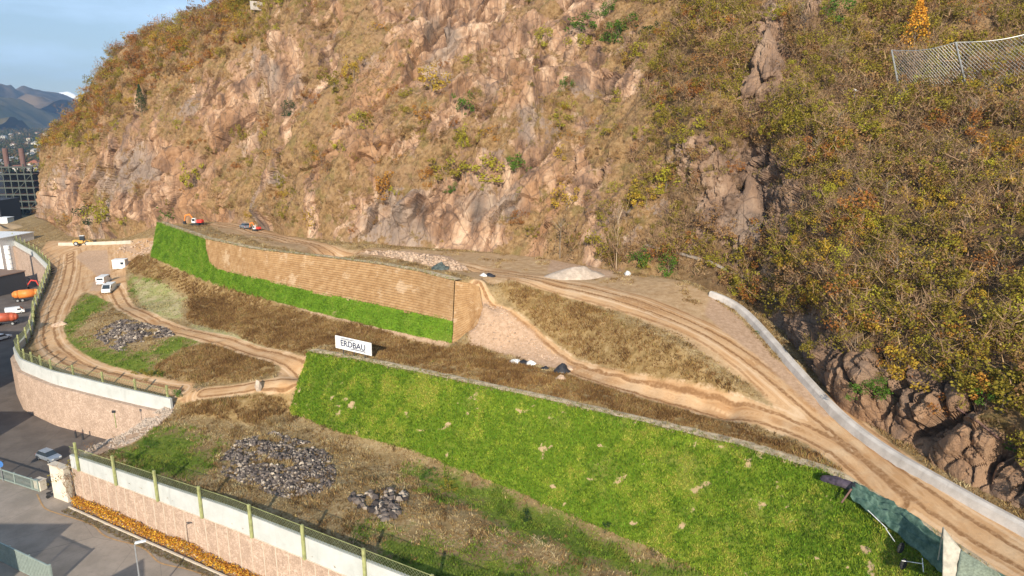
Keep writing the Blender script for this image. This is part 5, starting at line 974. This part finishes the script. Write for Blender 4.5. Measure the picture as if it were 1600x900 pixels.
sheet('netting', 'dark green netting draped along the crest beside the dirt track', wl([(1334, 752, 15.9), (1356, 762, 16.0), (1392, 782, 16.1), (1432, 808, 16.1), (1475, 845, 16.0), (1530, 880, 15.9), (1600, 915, 15.8)]), wl([(1328, 776, 15.0), (1352, 796, 14.6), (1385, 822, 14.2), (1420, 850, 13.8), (1455, 880, 13.6), (1490, 915, 13.4), (1560, 960, 13.4)]), M_net, 'netting', wr=.34)
tri = MB(); A_, B_, C2_ = P(1474, 824, 18.3), P(1501, 858, 17.2), P(1490, 925, 14.6); D_, E_ = P(1560, 895, 16.9), P(1600, 940, 15.2)
t = thing('tarpaulin_screen', 'pointed beige tarpaulin with grey-green mesh standing up from the netting', 'tarpaulin', A_ - [0, 0, 3]); 
o = sheet('beige_panel', None, np.array([A_, B_]), np.array([C2_ - [1.0, .1, 0], C2_]), M_beige, None, t, 0, .05, 12, 16, 5); inv(o, t); o = sheet('mesh_panel', None, np.array([B_, D_]), np.array([C2_, E_ + [0, -.6, -.8]]), M_gnet, None, t, .1, .08, 20, 16, 6); inv(o, t)
o = MB().bar(A_, A_ - [0, 0, 3.2], .06).build('pole', M_steel, t); inv(o, t); o = MB().bar(B_, B_ - [0, 0, 2.4], .06).build('pole', M_steel, t); inv(o, t)
q0 = P(1310, 752, 15.6); t = heap('plastic_heap', 'crumpled black and purple plastic sheets heaped at the upper end of the netting', q0, 1.9, .6, .5, plain('dark_purple_plastic', (.055, .042, .055), .45, var=.5, sc=2), 'heap', 40, -.72)
heap('plastic_heap', 'small black plastic bundle between the purple heap and the netting', P(1336, 763, 15.5), .9, .5, .7, M_blk, 'heap', 41, -.6)
t = thing('board', 'reddish brown plank leaning below the plastic heap', 'plank', P(1322, 780, 14.6)); o = MB().box((0, 0, .4), (.18, .06, 1.8), ry=.5).build('plank', M_rust, t)
for k, (u, v, z) in enumerate(((1405, 855, 13.4), (1409, 880, 12.8))):
    p = P(u, v, z); t = thing('tyre', ('upper' if k == 0 else 'lower') + ' old tyre hanging on the grass below the netting', 'tyre', p, .6, 'old tyres below the netting'); m = MB()
    for a in range(16):
        w0, w1 = a * math.pi / 8, (a + 1) * math.pi / 8; m.bar((math.cos(w0) * .42, -.15, math.sin(w0) * .42), (math.cos(w1) * .42, -.15, math.sin(w1) * .42), .13, n=8)
    m.build('tread', M_rub, t)
for k, (a, b, lb) in enumerate((((1356, 797, 14.9), (1386, 826, 14.2), 'white pipe along the upper lower edge of the green netting'), ((1384, 826, 14.3), (1398, 846, 13.9), 'short grey pipe end sticking out below the netting'), ((1409, 876, 13.3), (1442, 881, 13.2), 'pale horizontal pipe near the lower tyre'), ((1441, 872, 13.6), (1443, 894, 12.7), 'short upright white pipe beside the lower tyre'))):
    tag(MB().bar(P(*a), P(*b), .04, n=8).build('pipe', M_wht), lb, 'pipe')
# ------------------------------------------------------------ rockfall net, pipes on the slope
t = thing('rockfall_net', 'steel rockfall net on leaning posts across the upper right slope', 'rockfall net', hill(1400, 120)); posts = []
for (bu_, bv_), (tu, tv), dyy in (((1406, 142), (1393, 78), .6), ((1515, 152), (1493, 66), .9), ((1640, 120), (1632, 45), 1.2), ((1780, 100), (1770, 35), 1.2)):
    b_ = hill(bu_, bv_); top = PY(tu, tv, b_[1] - dyy); posts.append((b_, top)); o = MB().bar(b_ - [0, 0, .3], top, .16, .14, 8).build('post', M_steel, t); inv(o, t)
    q_ = hill(bu_ + 30, max(5, bv_ - 55)); 
    o = MB().bar(top, q_, .03, n=4).build('stay_cable', M_steel, t); inv(o, t)
m = MB(); rp_ = MB()
for (b0_, t0_), (b1_, t1_) in zip(posts[:-1], posts[1:]):
    bm = hill((proj(b0_)[0] + proj(b1_)[0]) / 2 if proj(b1_)[0] < 1590 else 1560, float(proj(b0_)[1]) + 8); sag = lambda s_: -math.sin(s_ * math.pi) * .6; nn2 = 22; mm2 = 11
    pt_ = lambda s_, h_: (lambda A_, B_: A_ + (B_ - A_) * h_)((b0_ + (b1_ - b0_) * s_) - [0, 0, .4], t0_ + (t1_ - t0_) * s_ + [0, 0, sag(s_)]) + np.array([0, -.5 * math.sin(s_ * math.pi) * h_, 0])
    for i in range(nn2):
        for j in range(mm2):
            m.bar(pt_(i / nn2, j / mm2), pt_((i + 1) / nn2, (j + 1) / mm2), .015, n=3); m.bar(pt_((i + 1) / nn2, j / mm2), pt_(i / nn2, (j + 1) / mm2), .015, n=3)
        rp_.bar(pt_(i / nn2, 1), pt_((i + 1) / nn2, 1), .05, n=4)
o = m.build('net', M_steel, t); inv(o, t); o = rp_.build('top_cable', M_steel, t); inv(o, t)
def hpipe(pts, r, mat, name, label, cat, lift=.3):
    m = MB(); A = []
    for (u, v), (u2, v2) in zip(pts[:-1], pts[1:]):
        for s_ in np.linspace(0, 1, 6)[:-1]: A.append(hill(u + (u2 - u) * s_, v + (v2 - v) * s_))
    A = smooth_line(np.array(A), 1) + [0, -.2, lift]
    for a, b in zip(A[:-1], A[1:]): m.bar(a, b, r, n=6)
    tag(m.build(name, mat), label, cat)
hpipe([(1008, 385), (1060, 398), (1110, 412), (1150, 432), (1180, 440), (1202, 458), (1216, 478)], .28, C_('weathered_pipe', (.26, .22, .18), .9), 'pipe', 'grey weathered pipe crossing the slope behind the barrier end', 'pipe')
hpipe([(1492, 640), (1530, 665), (1560, 690), (1600, 712)], .10, M_rust, 'cable', 'thick rusty cable over the rocks at the lower right', 'cable')
p = hill(1335, 152); t = thing('marker_post', 'small white and dark marker post on the slope left of the rockfall net', 'marker post', p); MB().bar((0, 0, -.3), (0, 0, 1.1), .08).build('pole', M_steel, t); MB().box((0, -.1, 1.1), (.9, .15, .4), ry=.3).build('plate', M_white, t)
p = hill(408, 14)
if p is not None: t = thing('rock_barrier', 'pale grey stone barrier near the top of the left slope', 'wall', p, .4); MB().box((0, 0, .8), (6.5, .8, 2.6), .2).build('wall', M_gconc, t)
def crag(label, foot, r, h, seed, lean=(0, 0)):
    a = np.linspace(0, 2 * np.pi, 64, False); zz = np.linspace(-.7, 1, 60); V = np.array([(math.cos(t) * r * (1 - max(z, 0)) ** .75 + lean[0] * z, math.sin(t) * r * .8 * (1 - max(z, 0)) ** .75 + lean[1] * z + max(-z, 0) * h * .45, z * h) for z in zz for t in a]); off = np.array(foot)
    nn_ = V * [1, 1, .15]; nn_ /= np.maximum(np.linalg.norm(nn_, axis=1)[:, None], 1e-6); q = (V + off) * [1, 1, .45]; V = V + nn_ * (facets(q, 2.4, seed, 1.0, .6, .5, .12) + facets(q, .9, seed + 2, .3, .5, .2, .14) + .5 * fbm(q, 3, 3, seed))[:, None] * (1 - .5 * np.clip(V[:, 2:3] / h, 0, 1))
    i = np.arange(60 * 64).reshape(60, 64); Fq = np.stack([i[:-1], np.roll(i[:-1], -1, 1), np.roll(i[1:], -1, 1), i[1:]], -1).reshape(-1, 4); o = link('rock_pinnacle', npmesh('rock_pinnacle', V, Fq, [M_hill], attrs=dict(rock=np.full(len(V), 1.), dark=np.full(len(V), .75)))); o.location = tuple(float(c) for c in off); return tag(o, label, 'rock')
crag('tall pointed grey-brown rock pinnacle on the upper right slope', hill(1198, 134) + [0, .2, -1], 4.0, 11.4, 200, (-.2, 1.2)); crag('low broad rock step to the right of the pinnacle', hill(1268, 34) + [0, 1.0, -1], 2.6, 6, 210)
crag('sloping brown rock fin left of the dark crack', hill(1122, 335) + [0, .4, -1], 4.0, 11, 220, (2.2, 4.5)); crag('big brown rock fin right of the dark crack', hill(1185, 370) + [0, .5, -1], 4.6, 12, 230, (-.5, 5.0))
print('objects', time.time() - T0)
# ------------------------------------------------------------ far left: yard buildings, frame, town, mountains
def building(name, label, c, d, h, wall, roof, rz=0, gable=0, wins=(), cat='building', doors=()):
    t = thing(name, label, cat, c, rz); x, y = d; MB().box((0, 0, h / 2), (x, y, h)).build('wall', wall, t)
    if gable: MB().prism([(-x / 2 - .4, h), (x / 2 + .4, h), (0, h + gable)], -y / 2 - .4, y / 2 + .4).build('roof', roof, t)
    else: MB().box((0, 0, h + .15), (x + .5, y + .5, .3)).build('roof', roof, t)
    for wx, wy, wz, ww, wh in wins: MB().box((wx, wy, wz), (ww if abs(wy) > y / 2 - .1 else .1, .1 if abs(wy) > y / 2 - .1 else ww, wh)).build('window', M_glass, t)
    return t
M_pw = C_('pale_wall', (.60, .56, .50), .9); M_gw = C_('grey_wall', (.32, .31, .30), .9); M_tr = C_('terracotta_roof', (.30, .12, .07), .9)
# buildings around the yard, outside the photograph, that shade it
building('warehouse', 'plain grey warehouse beside the road in front of the barred gate', (-92, 42, -.2), (63, 29), 10, M_gw, M_brroof, 0, 0, [(20, 14.55, 3, 3, 2), (10, 14.55, 3, 3, 2)])
building('gabled_shed', 'gabled pale shed on the near side of the road', (-46.5, 46, -.2), (7, 12), 6.4, M_pw, M_tr, 0, 2.6, [(0, 6.05, 3, 2, 1.5)])
building('office_block', 'grey office block at the left side of the dark yard', (-152, 116, -.2), (91, 30), 16, M_gw, M_dkw, 0, 0, [(30, 15.05, 6, 3, 2), (20, 15.05, 6, 3, 2)])
building('storehouse', 'low storehouse at the left of the yard', (-112, 92, -.2), (44, 14), 8, M_gw, M_brroof, 0, 0, [(10, 7.05, 3, 3, 2)])
t = building('workshop', 'brown roofed open workshop beside the curved wall', (-183, 217, -.2), (42, 17), 6.2, M_dkw, M_brroof, -.25)  # dark closed walls stand in for the shade under the open front
building('silo_building', 'tall white windowless building behind the brown roofed workshop', (-199, 254, -.2), (28, 16), 13, M_white, M_white, -.1)
t = thing('tower_pipe', 'white ribbed vertical tower standing at the corner of the workshop', 'tower', (-166.5, 222, -.2)); MB().bar((0, 0, 0), (0, 0, 14.5), .9, n=12).build('shaft', M_white, t)
for z in np.arange(2, 14.5, 1.6): MB().bar((0, 0, z), (0, 0, z + .15), 1.0, n=12).build('ring', M_steel, t)
building('shaded_portal_block', 'dark box standing in for a shaded portal at the far cliff foot beside the mound', (-208, 268, 3), (10, 8), 7, M_dkw, M_dkw, .3)  # dark colour stands in for the shadow inside a portal
heap('earth_mound', 'smooth tan earth mound beyond the workshop roof', (-228, 300, -.2), 34, 24, 14, plain('tan_earth', (.46, .33, .19), .95, var=.12, sc=.3), 'mound', 77, 0, 60)
# machines in the yard
def tank_truck(label, p, rz, paint, s_):
    t = thing('tank_trailer', label, 'trailer', p, rz); t.scale = (s_,) * 3; m = MB()
    prof = [(-3.6, .5), (-3.1, 1.0), (-2, 1.25), (2, 1.25), (3.1, 1.0), (3.6, .5)]
    for (x0, r0), (x1, r1) in zip(prof[:-1], prof[1:]): m.bar((x0, 0, 2.2), (x1, 0, 2.2), r0, r1, 14)
    m.build('tank', paint, t, 0, True); MB().box((0, 0, .9), (7, 1.2, .25)).build('chassis', M_dkm, t)
    for x in (-2.4, -1.2, 2.4):
        for y in (-1, 1): wheel(t, x, y * .85, .5, .3)
    return t
tank_truck('orange tank trailer parked against the curved wall', P(44, 470, -.1), .5, M_or, 1.05); tank_truck('red-brown tank trailer in the shaded yard at the left margin', P(6, 508, -.1), .3, C_('red_brown_paint', (.42, .09, .04)), 1.0)
car('parked_van', 'white van in the shaded yard between the two tank trailers', P(24, 490, -.1), .6, M_white, 4.6, 1.9, 1.9, True); excavator('small red excavator under the edge of the workshop roof', P(38, 452, -.1), .4, M_red, M_red, .7); excavator('dark red excavator left of the small red one in the yard', P(16, 456, -.1), 2.0, C_('dark_red_paint', (.40, .04, .03)), M_dkm, .8); car('parked_car', 'white car at the left margin of the dark yard', P(3, 531, -.1), 1.2, M_white)
# steel frame
M_fr = C_('frame_green_grey', (.075, .085, .07), .8)
t = thing('steel_frame', 'tall open steel frame building with green-grey beams and two dark chimneys', 'building', (-304, 418, -.2)); nx_, nz_ = 6, 7; wx_, wz_, wy_ = 26, 29, 14
for i in range(nx_ + 1):
    for y in (0, wy_):
        MB().bar((-13 + i * wx_ / nx_, y, 0), (-13 + i * wx_ / nx_, y, wz_ + (2 if i % 2 else 0)), .38, n=4).build('column', M_fr, t)
for k in range(1, nz_ + 1):
    z = k * wz_ / nz_; MB().box((0, wy_ / 2, z), (wx_ + 1, wy_ + .5, .22)).build('floor', M_rust, t); MB().box((0, -.1, z + .1), (wx_ + 2, .5, .7)).build('beam', M_fr, t)
m = MB()
for i in range(nx_):
    for k in range(nz_):
        if (i * 3 + k * 5) % 4 == 0: m.bar((-13 + i * wx_ / nx_, -.1, k * wz_ / nz_), (-13 + (i + 1) * wx_ / nx_, -.1, (k + 1) * wz_ / nz_), .18, n=4)
m.build('bracing', M_fr, t); MB().box((0, wy_ * .75, wz_ * .45), (wx_ - 1, .5, wz_ * .88)).build('interior_shade_panel', M_dkw, t)  # dark panel added at the back, painted shade of the frame's interior
for x in (-8, 2): MB().bar((x, 10, wz_ - 1), (x, 10, wz_ + 11), 1.5, n=12).build('chimney', M_rust, t)
building('dark_hall', 'dark windowless hall in front of the steel frame', (-300, 385, -.2), (34, 16), 13, M_dkw, M_dkw); building('white_kiosk', 'small white block in front of the dark hall', (-268, 360, -.2), (5, 5), 6, M_white, M_white)
building('grey_works', 'grey works building left of the steel frame', (-352, 440, -.2), (50, 20), 24, M_gw, M_gw, 0, 0, [(x, -10.05, z, 3, 1.6) for x in (5, 12, 19) for z in (6, 12, 18)])
g_ = random.Random(4); hc = [(.62, .58, .50), (.66, .60, .48), (.55, .50, .45), (.70, .66, .60)]; HM = [C_('house_wall', c, .9) for c in hc]; HRf = [M_tr, C_('brown_tile_roof', (.20, .12, .09), .9), M_gw]
MS = []
for k in range(56):
    Y_ = 700 + 28 * k + g_.uniform(-10, 10); u_ = g_.uniform(-60, 95); s_ = g_.uniform(9, 17); z_ = max(0, (Y_ - 1200) * .028) - .2
    x_ = (u_ - 800) / F * Y_ * 1.0; h_ = g_.choice((6, 8, 9, 12)); wl_ = g_.choice(['cream', 'pale grey', 'white', 'sand coloured']); 
    lab_ = f"{['small', 'broad', 'tall'][int(s_ > 12) + (h_ > 9 and s_ > 12)]} {wl_} house in town, " + (['nearest row', 'second row', 'third row', 'middle rows', 'fourth row from the back', 'third row from the back', 'second row from the back', 'farthest row'][min(7, k // 7)] + ', ' + ['at the left margin', 'left of the chimneys', 'behind the chimneys', 'right of the chimneys', 'beside the cliff'][int((u_ + 60) / 31.1)])
    lab_ = lab_ if lab_ not in used_l else lab_.replace(' house', ' red-roofed house' if k % 3 == 0 else ' brown-roofed house' if k % 3 == 1 else ' grey-roofed house'); used_l[lab_] = 1
    t = thing('town_house', lab_, 'house', (x_, Y_, z_), g_.uniform(-.5, .5), 'houses of the far town'); MB().box((0, 0, h_ / 2 - 2), (s_, s_ * .8, h_ + 4)).build('wall', HM[['cream', 'sand coloured', 'pale grey', 'white'].index(wl_)], t)
    MB().prism([(-s_ / 2 - .6, h_), (s_ / 2 + .6, h_), (0, h_ + s_ * .26)], -s_ * .44, s_ * .44).build('roof', HRf[k % 3], t)
    for wx in (-.25, .25): MB().box((wx * s_, -s_ * .4 - .04, h_ * .6), (s_ * .14, .1, 1.6)).build('window', M_glass, t)
gg = np.random.default_rng(8); nt = 2600; Yt = gg.uniform(430, 2500, nt); ut = gg.uniform(-150, 130, nt); Xt = (ut - 800) / F * Yt; zt = np.maximum(0, (Yt - 1200) * .028); cl_ = []
for i in range(nt):
    s_ = gg.uniform(5, 10) * (1 + Yt[i] / 2500); c = gg.normal(size=(26, 3)) * [s_ * .33, s_ * .33, s_ * .28] + [Xt[i], Yt[i], zt[i] + s_ * .5]; cl_.append(c)
C3 = np.vstack(cl_); V = leaves(C3, 3.6, 9); cc = np.repeat(np.array([(.05, .07, .025), (.09, .09, .03), (.14, .09, .035), (.035, .06, .03), (.18, .12, .05)])[gg.integers(0, 5, nt)], 26 * 4, 0)
tag(link('valley_trees', npmesh('valley_trees', V, np.arange(len(V)).reshape(-1, 4), [M_fol], cattrs=dict(tint=cc))), 'dark autumn trees of the far valley', 'trees', kind='stuff')
def mountain(name, ridge, Yr, depth_, mat, seed, rough):
    ru = np.array([r[0] for r in ridge], float); rv = np.array([r[1] for r in ridge], float); n_ = 260; m_ = 90; us = np.linspace(ru[0], ru[-1], n_); V = np.zeros((m_, n_, 3)); tops = np.array([PY(u, np.interp(u, ru, rv), Yr) for u in us])
    for j, h in enumerate(np.linspace(0, 1.35, m_)):
        yy = Yr - depth_ * (1 - h); hh = h ** .8 if h <= 1 else 1 - (h - 1) * 1.6; V[j] = np.stack([tops[:, 0], np.full(n_, yy), tops[:, 2] * hh - 3], 1)
    fl = V.reshape(-1, 3); w_ = np.clip(np.repeat(np.sin(np.clip(np.linspace(0, 1.35, m_), 0, 1) * np.pi * .92), n_), 0, 1); fl[:, 2] += (w_ + .06) * rough * fbm(fl * [1, 1, 0], depth_ * .28, 6, seed, .55, True); fl[:, 0] += w_ * rough * .5 * fbm(fl, depth_ * .2, 3, seed + 3)
    i = np.arange(m_ * n_).reshape(m_, n_); q = np.stack([i[:-1, :-1], i[:-1, 1:], i[1:, 1:], i[1:, :-1]], -1).reshape(-1, 4); tag(link(name, npmesh(name, fl, q, [mat], smooth=True)), kind='structure')
def mt_mat(name, a, b, snow=None):
    n = NB(name, 1, .05); c = n.mix(n.rng(n.noise(.006, 8, .62), .35, .65), a, b)
    if snow:
        sp_ = n.t.nodes.new('ShaderNodeSeparateXYZ'); n.L(n.geo(), sp_.inputs[0]); c = n.mix(n.rng(n.math('ADD', sp_.outputs[2], n.math('MULTIPLY', n.noise(.004, 7, .65), 260.)), snow, snow + 30), c, (.93, .93, .95))
    return n.done(c)
mountain('mountain', [(-900, 60), (-400, 90), (-150, 125), (-60, 150), (0, 139), (14, 136), (30, 130), (42, 136), (55, 147), (75, 155), (95, 168), (110, 178), (122, 192), (150, 205), (250, 215)], 4600, 2300, mt_mat('mountain_side', (.075, .06, .04), (.20, .14, .085)), 5, 260)
mountain('mountain', [(-900, 100), (-300, 120), (-60, 138), (0, 151), (18, 155), (45, 170), (70, 188), (85, 199), (110, 212), (200, 222)], 3400, 1500, mt_mat('wooded_mountain', (.045, .05, .025), (.13, .10, .045)), 15, 130)
mountain('mountain', [(-300, 190), (40, 175), (66, 160), (80, 149), (94, 147), (108, 145), (124, 151), (145, 160), (200, 178), (400, 200)], 5600, 700, mt_mat('snowy_mountain', (.12, .11, .10), (.22, .20, .18), 190), 25, 60)
# the air between: one even box of haze round the whole site
hm = bpy.data.materials.new('haze'); hm.use_nodes = True; ht = hm.node_tree; ht.nodes.clear(); ho_ = ht.nodes.new('ShaderNodeOutputMaterial'); pv = ht.nodes.new('ShaderNodeVolumePrincipled'); pv.inputs['Color'].default_value = (.40, .64, 1, 1); pv.inputs['Density'].default_value = 1.1e-4; pv.inputs['Anisotropy'].default_value = .2; ht.links.new(pv.outputs[0], ho_.inputs['Volume'])
hb = MB().box((-2600, 3600, 300), (11800, 7900, 620)).build('haze', hm); tag(hb, 'thin blue haze over the valley', 'haze', kind='stuff')
S.cycles.volume_bounces = 0; S.cycles.max_bounces = 4; S.cycles.diffuse_bounces = 2; S.cycles.transparent_max_bounces = 8
print('done', time.time() - T0)
